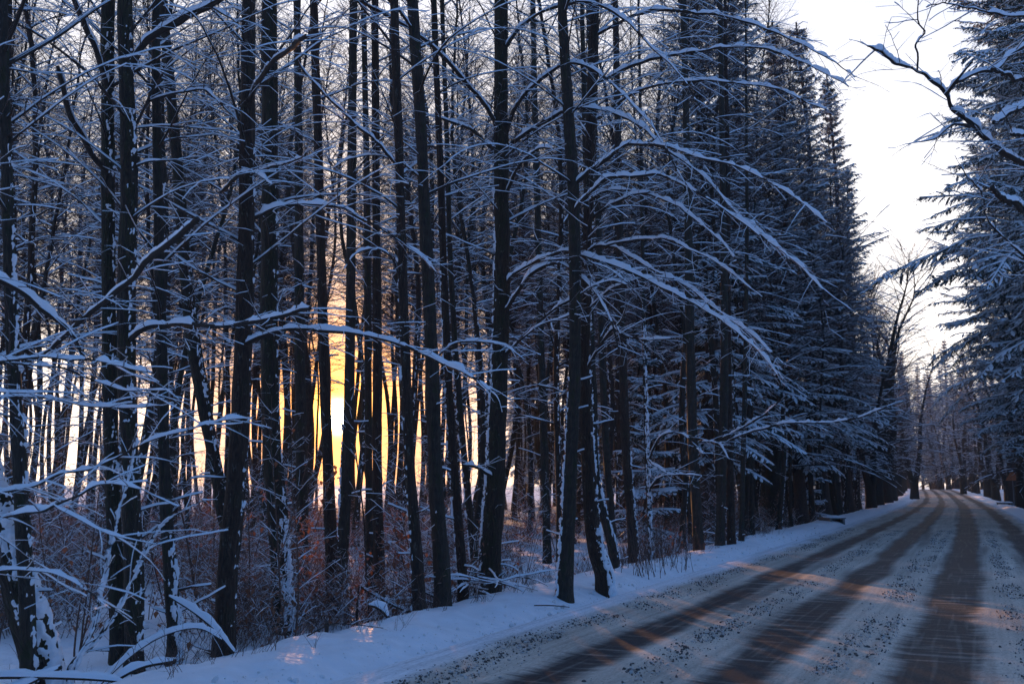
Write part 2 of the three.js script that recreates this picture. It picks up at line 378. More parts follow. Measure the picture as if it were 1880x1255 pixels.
// traced trees: [x, y, z, radius] from the top down
const TRUNKS = {
T0:[[-6.9,5.26,-4.43,0.11],[-6.82,3.53,-4.55,0.114],[-6.75,1.97,-4.66,0.121],[-6.65,0.14,-4.79,0.154]],
T1:[[-7.39,5.76,-5.48,0.041],[-7.32,4.32,-5.58,0.045],[-7.24,2.93,-5.68,0.05],[-7.14,1.58,-5.8,0.058],[-7.04,0.01,-5.92,0.078]],
T2:[[-7.8,6.64,-7.18,0.076],[-7.71,4.89,-7.27,0.081],[-7.67,3.19,-7.32,0.086],[-7.58,1.57,-7.41,0.086],[-7.5,-0.12,-7.49,0.109]],
T2b:[[-8.36,6.89,-7.46,0.07],[-8.29,5.04,-7.53,0.07],[-8.22,3.27,-7.61,0.07],[-8.13,1.57,-7.7,0.075],[-8.04,-0.11,-7.8,0.09]],
T3:[[-12.1,9.79,-11.94,0.076],[-11.84,6.95,-12.2,0.092],[-11.59,4.2,-12.43,0.107],[-11.39,2.86,-12.62,0.107],[-11.22,1.8,-12.78,0.107],[-11.04,0.67,-12.93,0.111],[-10.94,-0.13,-13.01,0.13]],
T3b:[[-7.88,6.89,-7.68,0.042],[-7.78,4.44,-7.78,0.049],[-7.7,2.98,-7.85,0.054],[-7.64,1.68,-7.92,0.059],[-7.57,0.74,-7.98,0.067],[-7.51,-0.13,-8.03,0.089]],
T4:[[-7.29,7.15,-8.5,0.075],[-7.25,5.2,-8.54,0.085],[-7.22,3.34,-8.56,0.1],[-7.23,1.86,-8.55,0.106],[-7.27,0.99,-8.52,0.111],[-7.28,-0.14,-8.51,0.131]],
T5:[[-8.19,8.02,-9.96,0.104],[-8.13,5.77,-10.02,0.104],[-8.08,3.62,-10.06,0.11],[-8.0,1.9,-10.12,0.116],[-7.91,0.89,-10.19,0.122],[-7.85,-0.14,-10.24,0.145]],
T6:[[-11.04,10.62,-14.22,0.065],[-10.94,7.45,-14.29,0.073],[-10.86,4.43,-14.36,0.089],[-10.79,2.48,-14.41,0.097],[-10.7,-0.13,-14.47,0.117]],
T7:[[-8.88,9.04,-11.84,0.06],[-8.76,6.43,-11.93,0.066],[-8.64,3.53,-12.02,0.073],[-8.57,2.33,-12.06,0.08],[-8.46,-0.15,-12.14,0.11]],
T8:[[-9.18,9.81,-13.35,0.065],[-9.15,6.92,-13.37,0.073],[-9.11,3.72,-13.39,0.08],[-9.12,1.97,-13.39,0.094],[-9.16,-0.15,-13.36,0.113]],
T9:[[-9.04,9.99,-13.8,0.059],[-8.98,7.04,-13.84,0.067],[-8.91,3.77,-13.89,0.074],[-8.87,1.54,-13.91,0.081],[-8.82,-0.16,-13.95,0.107]],
T9b:[[-9.48,10.23,-14.11,0.046],[-9.39,7.2,-14.17,0.053],[-9.3,3.37,-14.23,0.061],[-9.22,-0.15,-14.28,0.08]],
T10:[[-6.85,8.18,-10.93,0.058],[-6.76,5.87,-10.99,0.058],[-6.68,3.67,-11.04,0.064],[-6.59,1.9,-11.09,0.069],[-6.47,-0.16,-11.16,0.095]],
T11:[[-6.84,8.4,-11.4,0.078],[-6.74,6.8,-11.47,0.078],[-6.64,4.86,-11.52,0.084],[-6.55,3.0,-11.58,0.089],[-6.49,1.56,-11.61,0.095],[-6.4,-0.16,-11.66,0.128]],
T12:[[-7.08,8.93,-12.42,0.045],[-6.97,6.35,-12.48,0.048],[-6.88,3.9,-12.54,0.055],[-6.77,1.93,-12.6,0.064],[-6.63,-0.16,-12.67,0.087]],
T12c:[[-7.8,9.8,-13.97,0.036],[-7.71,7.39,-14.02,0.039],[-7.63,5.07,-14.06,0.043],[-7.52,3.23,-14.12,0.05],[-7.37,1.54,-14.2,0.057],[-7.23,-0.18,-14.27,0.075]],
T13:[[-6.47,9.31,-13.53,0.108],[-6.47,6.6,-13.53,0.114],[-6.45,4.86,-13.54,0.121],[-6.49,3.18,-13.52,0.128],[-6.55,1.55,-13.49,0.148],[-6.62,-0.16,-13.46,0.195]],
T14:[[-5.28,8.89,-13.18,0.07],[-5.23,7.59,-13.2,0.076],[-5.15,5.91,-13.23,0.083],[-5.14,3.88,-13.24,0.083],[-5.21,1.93,-13.21,0.096],[-5.31,-0.16,-13.17,0.131]],
T15:[[-5.2,9.43,-14.39,0.082],[-5.26,7.58,-14.37,0.089],[-5.34,5.35,-14.34,0.089],[-5.4,3.63,-14.31,0.096],[-5.37,1.96,-14.33,0.11],[-5.29,0.74,-14.36,0.124],[-5.15,-0.15,-14.41,0.158]],
T16:[[-9.62,13.92,-21.99,0.065],[-9.55,9.58,-22.02,0.075],[-9.47,5.45,-22.05,0.086],[-9.39,2.15,-22.09,0.097],[-9.34,-0.12,-22.11,0.118]],
T17:[[-6.27,14.23,-24.2,0.079],[-6.28,9.78,-24.2,0.09],[-6.31,6.24,-24.19,0.112],[-6.32,2.83,-24.19,0.123],[-6.24,-0.12,-24.21,0.157]],
T18:[[-5.68,14.88,-25.88,0.065],[-5.77,8.7,-25.86,0.083],[-5.87,4.31,-25.84,0.107],[-6.11,-0.13,-25.79,0.143]],
T18b:[[-5.68,10.3,-26.19,0.066],[-5.83,4.34,-26.16,0.084],[-5.88,-0.12,-26.15,0.132]],
T18c:[[-5.36,8.93,-26.97,0.049],[-5.56,4.4,-26.93,0.062],[-5.79,-0.13,-26.88,0.086]],
T19:[[-7.02,12.83,-20.85,0.064],[-6.99,6.34,-20.86,0.079],[-6.95,2.69,-20.87,0.099],[-6.81,-0.16,-20.92,0.133]],
T19b:[[-6.66,9.02,-21.49,0.04],[-6.67,3.94,-21.49,0.05],[-6.62,-0.16,-21.51,0.071]],
T19c:[[-8.31,13.89,-22.52,0.065],[-8.16,9.55,-22.57,0.075],[-8.03,2.79,-22.62,0.086],[-7.87,-0.13,-22.67,0.108]],
T19d:[[-6.48,7.74,-17.33,0.054],[-6.4,3.53,-17.36,0.066],[-6.33,1.53,-17.38,0.075],[-6.06,-0.16,-17.48,0.104]],
T20:[[-7.65,2.26,-5.64,0.102],[-7.51,1.58,-5.82,0.117],[-7.4,1.07,-5.96,0.132],[-7.3,0.56,-6.08,0.153],[-7.2,-0.01,-6.19,0.179]],
TR:[[3.22,6.79,-11.97,0.139],[3.15,4.79,-11.99,0.15],[3.07,2.62,-12.01,0.167],[2.98,-0.05,-12.04,0.234]],
S1:[[-6.42,2.03,-6.31,0.008],[-6.47,1.62,-6.26,0.01],[-6.55,0.94,-6.17,0.016],[-6.59,0.49,-6.13,0.018],[-6.68,0.02,-6.03,0.02]],
S2:[[-6.29,1.49,-6.99,0.006],[-6.53,1.28,-6.76,0.011],[-6.62,1.05,-6.67,0.015],[-6.76,0.58,-6.53,0.017],[-6.88,0.29,-6.4,0.019],[-7.01,-0.02,-6.26,0.021]],
S3:[[-7.43,2.97,-10.91,0.006],[-7.32,1.91,-10.98,0.009],[-7.24,1.21,-11.04,0.012],[-7.2,0.59,-11.06,0.012],[-7.17,-0.13,-11.09,0.015]],
};
// boughs: tree, points [x, y, z, radius] from the trunk outward
const BOUGHS = [
['T2',[[-7.74,5.89,-7.24,0.0435],[-7.6,6.09,-7.23,0.0408],[-7.45,6.24,-7.25,0.0383],[-7.22,6.34,-7.32,0.0355],[-7.0,6.42,-7.38,0.0328],[-6.76,6.51,-7.44,0.0301],[-6.6,6.61,-7.47,0.028],[-6.29,6.83,-7.51,0.0241]]],
['T2',[[-6.85,6.48,-7.42,0.0138],[-6.69,6.37,-7.43,0.0118],[-6.51,6.24,-7.43,0.0096],[-6.42,6.09,-7.41,0.008]]],
['T2b',[[-8.31,5.79,-7.51,0.0337],[-8.29,5.93,-7.43,0.0324],[-8.25,6.19,-7.25,0.0298],[-8.25,6.36,-7.09,0.0279],[-8.22,6.6,-6.9,0.0254],[-8.18,6.82,-6.74,0.0232]]],
['T2b',[[-8.26,4.94,-7.56,0.0337],[-8.25,5.01,-7.34,0.0309],[-8.18,5.18,-7.07,0.0268],[-8.12,5.3,-6.85,0.0236],[-7.95,5.55,-6.6,0.0189],[-7.87,5.66,-6.49,0.0167]]],
['T2',[[-7.69,5.25,-7.29,0.0174],[-7.66,5.53,-7.4,0.0151],[-7.63,5.74,-7.47,0.0134],[-7.57,5.98,-7.59,0.0113],[-7.46,6.22,-7.77,0.0088],[-7.39,6.35,-7.88,0.0074]]],
['T2',[[-7.68,5.62,-7.46,0.0146],[-7.37,5.69,-7.55,0.0118],[-7.11,5.7,-7.63,0.0095],[-6.91,5.56,-7.67,0.0077],[-6.66,5.43,-7.72,0.0056]]],
['T2',[[-7.7,4.85,-7.29,0.0116],[-7.48,4.91,-7.37,0.0097],[-7.24,4.92,-7.47,0.0076],[-7.0,4.9,-7.56,0.0056]]],
['T1',[[-7.28,2.69,-5.94,0.018],[-6.9,2.81,-5.88,0.0192],[-6.44,2.99,-5.77,0.0206],[-6.04,3.14,-5.66,0.0216],[-5.75,3.25,-5.57,0.0223],[-5.51,3.33,-5.48,0.0228],[-5.21,3.4,-5.38,0.0232],[-4.9,3.48,-5.27,0.0236]]],
['T4',[[-7.26,5.93,-8.53,0.0245],[-6.77,5.93,-8.13,0.0254],[-6.3,5.88,-7.76,0.026],[-5.78,5.79,-7.36,0.0264],[-5.33,5.68,-7.0,0.0265]]],
['T4',[[-7.45,4.85,-8.36,0.0214],[-7.01,4.89,-8.12,0.0171],[-6.7,4.87,-7.97,0.0143],[-6.46,4.76,-7.85,0.0123],[-6.14,4.53,-7.64,0.0094]]],
['T4',[[-7.23,5.06,-8.55,0.0153],[-6.91,5.05,-8.4,0.0133],[-6.44,4.97,-8.17,0.0105],[-6.05,4.93,-7.96,0.0082]]],
['T4',[[-7.23,4.54,-8.56,0.0276],[-7.17,4.59,-8.63,0.0268],[-7.09,4.7,-8.73,0.0256],[-6.95,4.78,-8.89,0.024],[-6.76,4.81,-9.09,0.0219],[-6.5,4.79,-9.35,0.0193],[-6.41,4.73,-9.44,0.0182],[-6.2,4.62,-9.64,0.0159],[-5.98,4.45,-9.84,0.0134],[-5.81,4.29,-10.0,0.0113],[-5.69,4.12,-10.11,0.0095]]],
['T0',[[-6.8,3.26,-4.58,0.0314],[-6.68,3.19,-4.84,0.0278],[-6.58,3.12,-5.04,0.0251],[-6.5,3.05,-5.17,0.0232],[-6.44,2.96,-5.29,0.0213],[-6.36,2.87,-5.42,0.0194],[-6.31,2.75,-5.51,0.0177],[-6.28,2.61,-5.58,0.0161]]],
['T2',[[-7.64,3.02,-7.34,0.0261],[-7.51,3.1,-7.3,0.0256],[-7.37,3.16,-7.27,0.0251],[-7.03,3.16,-7.25,0.0241],[-6.57,3.1,-7.2,0.0229],[-6.15,3.08,-7.14,0.0217],[-5.75,3.09,-7.06,0.0205],[-5.38,3.11,-6.97,0.0195],[-5.13,3.12,-6.9,0.0188]]],
['T4',[[-7.22,3.1,-8.56,0.0276],[-7.14,3.17,-8.55,0.0271],[-6.89,3.25,-8.57,0.026],[-6.55,3.27,-8.6,0.0247],[-6.22,3.25,-8.62,0.0234],[-5.78,3.18,-8.63,0.0217],[-5.25,3.02,-8.61,0.0197],[-4.79,2.85,-8.57,0.018],[-4.44,2.69,-8.51,0.0166],[-4.15,2.51,-8.44,0.0154]]],
['T0',[[-6.68,2.38,-4.58,0.0155],[-6.16,2.45,-4.68,0.0121],[-5.72,2.48,-4.74,0.0095],[-5.42,2.47,-4.78,0.0078],[-5.2,2.43,-4.8,0.0067],[-5.03,2.37,-4.81,0.0058],[-4.79,2.33,-4.83,0.0046]]],
['T0',[[-6.68,2.34,-4.58,0.0111],[-6.22,2.3,-4.57,0.0083],[-5.93,2.26,-4.56,0.0067],[-5.6,2.23,-4.53,0.005],[-5.36,2.2,-4.51,0.0038]]],
['T0',[[-6.45,2.46,-4.73,0.0109],[-6.21,2.47,-4.8,0.0098],[-5.96,2.43,-4.87,0.0086],[-5.69,2.4,-4.93,0.0074],[-5.48,2.34,-4.97,0.0065],[-5.28,2.28,-5.01,0.0056],[-5.06,2.26,-5.05,0.0048],[-4.81,2.25,-5.08,0.0038]]],
['T0',[[-6.58,2.26,-4.55,0.0109],[-6.17,2.23,-4.79,0.0087],[-5.95,2.23,-4.92,0.0076],[-5.73,2.2,-5.04,0.0065],[-5.51,2.17,-5.14,0.0056],[-5.33,2.16,-5.22,0.0048],[-5.17,2.16,-5.3,0.004]]],
['T0',[[-6.65,1.47,-4.63,0.0133],[-6.34,1.55,-4.81,0.0116],[-6.04,1.62,-4.97,0.0102],[-5.87,1.7,-5.05,0.0093],[-5.64,1.75,-5.16,0.0083],[-5.4,1.85,-5.26,0.0072],[-5.13,1.97,-5.36,0.0061],[-4.85,2.05,-5.46,0.0049],[-4.58,2.08,-5.56,0.0039]]],
['T0',[[-6.64,1.36,-4.64,0.0177],[-6.05,1.4,-4.69,0.0133],[-5.7,1.44,-4.7,0.0109],[-5.46,1.5,-4.69,0.0093],[-5.23,1.56,-4.68,0.0077],[-4.99,1.62,-4.67,0.0063],[-4.68,1.59,-4.65,0.0045]]],
['T0',[[-5.31,1.5,-4.56,0.0067],[-5.27,1.47,-4.57,0.0064],[-5.09,1.4,-4.62,0.0054],[-4.9,1.33,-4.67,0.0043],[-4.59,1.28,-4.74,0.0027]]],
['T0',[[-6.63,1.03,-4.66,0.0111],[-6.09,1.05,-4.77,0.0085],[-5.78,1.05,-4.82,0.0071],[-5.48,0.98,-4.86,0.0058],[-5.24,0.87,-4.86,0.0047],[-5.02,0.8,-4.87,0.0038]]],
['T13',[[-6.46,6.93,-13.54,0.0328],[-6.51,7.24,-13.32,0.0312],[-6.61,7.51,-13.06,0.0296],[-6.93,7.98,-12.42,0.0261],[-7.24,8.3,-11.82,0.0231],[-7.55,8.42,-11.21,0.0204],[-7.78,8.58,-10.66,0.0181]]],
['T13',[[-6.53,6.81,-13.5,0.0328],[-6.57,6.86,-13.34,0.031],[-6.69,6.97,-12.86,0.0257],[-6.88,6.94,-12.19,0.0191]]],
['T13',[[-6.41,7.02,-13.56,0.0328],[-6.19,7.41,-13.45,0.03],[-5.83,7.72,-13.39,0.0271],[-5.46,7.91,-13.35,0.0246],[-5.05,7.87,-13.34,0.0224],[-4.55,7.46,-13.27,0.0193],[-4.02,6.86,-13.14,0.0156],[-3.67,6.27,-12.97,0.0124],[-3.32,5.62,-12.77,0.009]]],
['T13',[[-6.42,6.84,-13.55,0.0328],[-6.23,6.94,-13.55,0.0318],[-5.72,7.18,-13.53,0.029],[-5.26,7.28,-13.51,0.0267],[-4.63,7.11,-13.47,0.0238],[-4.15,6.8,-13.41,0.0215],[-3.7,6.33,-13.29,0.0188],[-3.14,5.76,-13.12,0.0156],[-2.57,5.07,-12.88,0.012],[-2.06,4.49,-12.63,0.0088]]],
['T13',[[-6.46,8.39,-13.54,0.0328],[-6.16,8.72,-13.5,0.03],[-5.69,8.95,-13.5,0.0269],[-5.24,8.99,-13.51,0.0242],[-4.83,8.86,-13.51,0.022],[-4.37,8.48,-13.47,0.019],[-3.93,7.97,-13.39,0.0158],[-3.5,7.39,-13.27,0.0124],[-3.17,6.8,-13.12,0.0092]]],
['T13',[[-6.41,6.05,-13.56,0.0246],[-6.27,6.19,-13.44,0.023],[-6.05,6.4,-13.24,0.0204],[-5.64,6.54,-13.05,0.0173],[-5.33,6.48,-12.94,0.0153]]],
['T13',[[-6.45,4.6,-13.54,0.041],[-6.31,4.74,-13.52,0.0396],[-5.89,4.95,-13.49,0.0364],[-5.39,5.06,-13.46,0.033],[-4.94,4.93,-13.43,0.03],[-4.38,4.66,-13.36,0.0261],[-3.93,4.41,-13.27,0.0229],[-3.48,4.15,-13.17,0.0197],[-2.93,3.77,-13.0,0.0156],[-2.48,3.35,-12.8,0.0118],[-2.18,2.97,-12.61,0.0088]]],
['T13',[[-6.47,4.18,-13.53,0.0328],[-6.34,4.32,-13.5,0.0313],[-5.89,4.76,-13.39,0.0261],[-5.43,4.86,-13.35,0.0224],[-4.97,4.54,-13.28,0.0185],[-4.69,4.18,-13.17,0.0153],[-4.49,3.79,-13.04,0.0123],[-4.37,3.4,-12.88,0.0093]]],
['T13',[[-5.77,4.94,-13.41,0.016],[-5.35,4.94,-13.37,0.0143],[-4.9,4.82,-13.31,0.0125],[-4.52,4.6,-13.23,0.0109],[-4.21,4.36,-13.14,0.0094]]],
['T13',[[-6.48,3.51,-13.53,0.0246],[-6.26,3.66,-13.49,0.0233],[-6.04,3.82,-13.45,0.022],[-5.74,4.02,-13.38,0.0203],[-5.5,4.19,-13.33,0.0189],[-5.17,4.33,-13.27,0.0172],[-4.86,4.44,-13.21,0.0157],[-4.52,4.47,-13.15,0.0142],[-4.31,4.39,-13.11,0.0132]]],
['T13',[[-6.04,3.75,-13.29,0.016],[-5.65,3.97,-13.26,0.0139],[-5.38,4.03,-13.24,0.0126],[-5.16,4.06,-13.23,0.0117]]],
['T13',[[-6.55,1.71,-13.49,0.0287],[-6.56,1.82,-13.19,0.0262],[-6.57,1.89,-12.96,0.0243],[-6.61,1.9,-12.57,0.0214]]],
['T14',[[-5.15,5.36,-13.23,0.0311],[-5.05,5.65,-13.13,0.0293],[-4.79,5.84,-13.09,0.0276],[-4.52,5.96,-13.05,0.026],[-4.2,5.94,-13.02,0.0244],[-3.76,5.89,-12.98,0.0222],[-3.54,5.77,-12.94,0.021],[-3.08,5.44,-12.83,0.0184],[-2.42,4.85,-12.61,0.0143],[-1.87,4.34,-12.38,0.0108],[-1.56,3.95,-12.2,0.0084]]],
['T14',[[-5.15,5.99,-13.24,0.0311],[-4.82,6.18,-13.17,0.0288],[-4.54,6.29,-13.12,0.0271],[-4.26,6.4,-13.06,0.0253],[-4.05,6.41,-13.03,0.0241],[-3.73,6.3,-12.97,0.0224],[-3.35,6.1,-12.88,0.0202],[-2.58,5.71,-12.66,0.0158],[-1.9,5.21,-12.38,0.0116],[-1.45,4.72,-12.11,0.0083]]],
['T15',[[-5.31,6.09,-14.35,0.0251],[-5.02,6.16,-14.28,0.0235],[-4.68,6.13,-14.21,0.0217],[-4.32,6.0,-14.13,0.0198],[-3.93,5.81,-14.01,0.0178],[-3.64,5.57,-13.9,0.016],[-3.11,5.04,-13.63,0.0126],[-2.69,4.48,-13.33,0.0093]]],
['T15',[[-5.32,5.75,-14.35,0.0251],[-4.93,5.92,-14.21,0.0208],[-4.58,5.98,-14.1,0.0174],[-4.21,5.98,-13.98,0.014]]],
['T15',[[-5.35,5.25,-14.33,0.0293],[-5.16,5.32,-14.3,0.0281],[-4.86,5.27,-14.25,0.0265],[-4.59,5.06,-14.19,0.0248],[-4.27,4.84,-14.1,0.0228],[-3.92,4.64,-14.01,0.0208],[-3.68,4.48,-13.93,0.0193],[-3.17,4.05,-13.73,0.0159],[-2.6,3.59,-13.46,0.0122],[-2.21,3.16,-13.22,0.0092]]],
['T15',[[-5.0,5.26,-14.14,0.0205],[-4.55,5.29,-14.07,0.0184],[-4.14,5.24,-13.99,0.0164],[-3.83,5.16,-13.92,0.0149],[-3.65,5.06,-13.86,0.014],[-3.05,4.65,-13.65,0.0108],[-2.49,4.13,-13.37,0.0074]]],
['T15',[[-5.38,4.31,-14.32,0.0209],[-4.92,4.55,-14.13,0.0173],[-4.51,4.64,-13.98,0.0145],[-4.2,4.69,-13.86,0.0125],[-3.77,4.55,-13.69,0.0097]]],
['T15',[[-5.4,3.34,-14.31,0.0251],[-5.15,3.66,-14.14,0.0218],[-4.81,3.92,-13.98,0.0185],[-4.69,3.85,-13.94,0.0176],[-4.32,3.75,-13.82,0.0149],[-3.85,3.71,-13.67,0.0117]]],
['T15',[[-4.82,3.93,-13.99,0.0121],[-4.65,4.06,-13.85,0.0092],[-4.51,4.22,-13.68,0.0059]]],
['T15',[[-5.23,7.97,-14.38,0.0293],[-4.68,8.17,-14.38,0.0261],[-3.96,8.22,-14.37,0.0224],[-3.28,8.22,-14.33,0.0188],[-2.51,8.03,-14.24,0.0149],[-1.89,7.63,-14.11,0.0114],[-1.3,7.1,-13.94,0.0077]]],
['T15',[[-5.25,7.38,-14.37,0.0293],[-4.67,7.66,-14.35,0.0255],[-3.95,7.8,-14.31,0.0213],[-3.1,7.6,-14.23,0.0166],[-2.36,7.3,-14.11,0.0124],[-1.6,6.78,-13.91,0.0077]]],
['T15',[[-5.2,8.82,-14.39,0.0293],[-4.57,9.03,-14.4,0.0258],[-3.95,8.99,-14.39,0.0227],[-3.26,8.78,-14.36,0.0193],[-2.51,8.37,-14.27,0.0154],[-1.73,7.77,-14.1,0.0109],[-1.22,7.24,-13.95,0.0077]]],
['T14',[[-5.27,8.54,-13.19,0.0233],[-5.04,8.83,-12.98,0.0187],[-4.56,8.91,-12.83,0.0137],[-3.85,8.57,-12.63,0.0072]]],
['T11',[[-6.56,3.2,-11.57,0.0164],[-6.45,3.34,-11.56,0.0155],[-6.22,3.5,-11.58,0.014],[-5.91,3.51,-11.63,0.0124],[-5.59,3.44,-11.67,0.0108],[-5.23,3.22,-11.68,0.0088]]],
['T10',[[-6.71,4.24,-11.02,0.0176],[-6.76,4.57,-10.79,0.0139],[-6.86,4.65,-10.62,0.0119],[-7.02,4.5,-10.36,0.0091],[-7.06,4.26,-10.19,0.0068]]],
['T10',[[-6.76,5.8,-10.99,0.0212],[-6.9,6.08,-10.76,0.0189],[-7.08,6.25,-10.51,0.0169],[-7.29,6.51,-10.19,0.0142],[-7.48,6.85,-9.84,0.0112],[-7.55,7.27,-9.58,0.0083]]],
['T11',[[-6.81,7.92,-11.43,0.0218],[-6.87,8.07,-11.2,0.0186],[-6.99,8.24,-10.82,0.0138],[-7.08,8.46,-10.42,0.0086]]],
['T11',[[-6.69,5.78,-11.49,0.0146],[-6.86,5.96,-11.25,0.0126],[-7.05,6.03,-10.99,0.0108],[-7.27,5.93,-10.68,0.0088],[-7.43,5.72,-10.42,0.007]]],
['T17',[[-5.59,2.58,-24.37,0.0342],[-5.51,2.66,-24.32,0.0338],[-4.84,2.89,-24.05,0.0311],[-4.13,3.03,-23.76,0.0283],[-3.66,3.04,-23.55,0.0265],[-3.24,3.02,-23.35,0.0249],[-2.36,3.07,-22.88,0.0214],[-1.65,3.25,-22.44,0.0185]]],
['T18',[[-5.97,2.81,-25.82,0.0326],[-5.81,2.88,-25.68,0.0315],[-5.02,3.17,-24.99,0.0261],[-4.55,3.37,-24.54,0.0228],[-4.2,3.58,-24.14,0.0201]]],
['T19b',[[-6.64,2.11,-21.5,0.0246],[-6.44,2.42,-21.25,0.0225],[-6.18,2.68,-21.04,0.0206],[-5.88,2.75,-20.89,0.019],[-5.55,2.66,-20.72,0.0173],[-5.26,2.39,-20.48,0.0153],[-5.12,2.27,-20.37,0.0144]]],
['T19b',[[-6.63,1.45,-21.5,0.0246],[-6.5,1.65,-21.3,0.023],[-6.21,1.81,-21.08,0.0209],[-5.7,1.84,-20.75,0.0178],[-5.14,1.82,-20.36,0.0144]]],
['T19b',[[-6.66,2.23,-21.49,0.0246],[-6.42,2.07,-21.17,0.0208],[-6.2,1.98,-20.93,0.0178],[-5.97,1.88,-20.66,0.0147]]],
['T17',[[-6.32,2.63,-24.19,0.0239],[-6.11,2.67,-24.07,0.0221],[-5.73,2.67,-23.85,0.0187],[-5.49,2.56,-23.69,0.0164],[-5.27,2.26,-23.41,0.0131]]],
['TR',[[3.15,4.23,-11.99,0.0746],[0.99,4.57,-11.11,0.0382],[0.6,4.82,-10.88,0.0315],[0.48,4.89,-10.81,0.0295],[0.36,4.98,-10.73,0.0273],[0.26,5.07,-10.66,0.0256],[0.18,5.15,-10.59,0.0239],[0.08,5.24,-10.52,0.0221],[-0.02,5.34,-10.43,0.0201],[-0.06,5.45,-10.36,0.0185],[-0.15,5.55,-10.29,0.0167],[-0.26,5.65,-10.2,0.0148],[-0.35,5.7,-10.13,0.0134],[-0.47,5.73,-10.06,0.0119],[-0.57,5.79,-9.98,0.0103],[-0.65,5.84,-9.92,0.0091],[-0.71,5.89,-9.87,0.0081]]],
['TR',[[-0.06,5.42,-10.27,0.0197],[0.03,5.51,-10.21,0.0156],[0.13,5.6,-10.14,0.0113],[0.2,5.66,-10.1,0.0083]]],
['TR',[[0.04,5.51,-10.22,0.0168],[0.16,5.59,-10.31,0.0176],[0.26,5.65,-10.39,0.0183],[0.4,5.7,-10.48,0.0192],[0.54,5.86,-10.6,0.0203],[0.7,5.96,-10.7,0.0214],[1.08,6.13,-10.95,0.0241]]],
['TR',[[3.24,5.33,-11.97,0.0407],[1.03,5.52,-10.83,0.0221],[0.67,5.57,-10.6,0.0194],[0.55,5.58,-10.53,0.0185],[0.47,5.62,-10.46,0.0178],[0.37,5.66,-10.39,0.0171]]],
['TR',[[0.14,5.11,-10.42,0.0171],[0.07,5.13,-10.39,0.0155],[-0.03,5.12,-10.34,0.013],[-0.11,5.05,-10.3,0.0107],[-0.19,4.98,-10.26,0.0086],[-0.32,4.95,-10.2,0.0056]]],
['TR',[[-0.3,5.65,-10.08,0.011],[-0.29,5.8,-10.06,0.0099],[-0.31,5.89,-10.05,0.0092],[-0.27,5.97,-10.05,0.0084],[-0.22,6.03,-10.04,0.0078],[-0.27,6.12,-10.03,0.007],[-0.26,6.3,-10.01,0.0055],[-0.22,6.49,-10.0,0.0041]]],
['TR',[[3.12,3.85,-12.0,0.0373],[0.88,4.0,-10.12,0.0285],[0.56,4.06,-9.79,0.0272],[0.43,4.09,-9.64,0.0266],[0.36,4.13,-9.55,0.0263],[0.25,4.19,-9.4,0.0257]]],
['TR',[[3.23,5.62,-11.97,0.0271],[1.0,5.32,-10.55,0.0232],[0.63,5.17,-10.26,0.0225],[0.5,5.12,-10.15,0.0222],[0.4,5.03,-10.06,0.022],[0.34,4.96,-9.99,0.0219]]],
['TR',[[3.16,4.9,-11.99,0.0237],[0.95,4.83,-10.33,0.0176],[0.59,4.82,-10.01,0.0166],[0.47,4.81,-9.89,0.0162]]],
['TR',[[3.08,3.37,-12.01,0.0204],[0.93,3.62,-11.23,0.0111],[0.55,3.9,-11.01,0.0094],[0.27,4.2,-10.82,0.0079],[0.22,4.41,-10.71,0.0072],[0.19,4.51,-10.66,0.0068],[0.09,4.65,-10.57,0.0062],[0.01,4.77,-10.5,0.0057]]],
['TR',[[3.25,5.9,-11.97,0.0237],[1.11,6.33,-11.15,0.0119],[0.71,6.39,-10.97,0.0099],[0.31,6.44,-10.77,0.008],[0.01,6.52,-10.61,0.0066],[-0.2,6.46,-10.5,0.0057]]],
];
// ---------------------------------------------------------------- trees
// crown of a broadleaf tree: boughs, their side branches and twigs, weighed down by snow
function crown(wood, twig, snow, stem, o, R) {
  const { pts, rs } = stem, top = pts.length - 1, d = V();
  for (let k = 0; k < o.boughs; k++) {
    const f = Math.pow((k + R()) / o.boughs, o.bias ?? 1), at = lerp(o.from, 0.985, f), i = Math.min(top - 1, Math.floor(at * top)), p = pts[i].clone().lerp(pts[i + 1], at * top - i);
    const az = k * 2.399 + R() * 1.1 + (o.turn ?? 0), el = rad(lerp(o.rise[0], o.rise[1], f) + (R() - 0.5) * 26);
    d.set(Math.cos(az) * Math.cos(el), Math.sin(el), Math.sin(az) * Math.cos(el));
    const L = lerp(o.length[0], o.length[1], f) * (0.55 + 0.75 * R()), n = Math.max(5, Math.round(L / o.step)), r0 = Math.min(rs[i] * 0.5, o.r + 0.0055 * L);
    const q = grow(p, d, L, n, o.droop * (0.6 + 0.8 * R()), 0.16, R), rr = taper(n + 1, r0, o.r * 0.45);
    tube(wood, q, rr, 5);
    snowOn(snow, q, rr, o.snow, o.fine, R() * 90, o.cover);
    twigs(twig, snow, q, rr, o.twigs, R);
  }
}
function stemOf(H, r, lean, R, n = 34) {
  const pts = [], rs = [], a = R() * 9, b = R() * 9;
  for (let k = 0; k <= n; k++) {
    const t = k / n, h = t * H;
    pts.push(V(lean * (n3(a, t * 2.2, 0) * 2 + t * (R() - 0.5) * 0.2), h - 0.25 * (1 - t) * (k === 0), lean * n3(b, t * 2.2, 3) * 2));
    rs.push(r * (1 - 0.86 * Math.pow(t, 0.9)) * (1 + 0.55 * Math.exp(-h / 0.22)));
  }
  return { pts, rs };
}
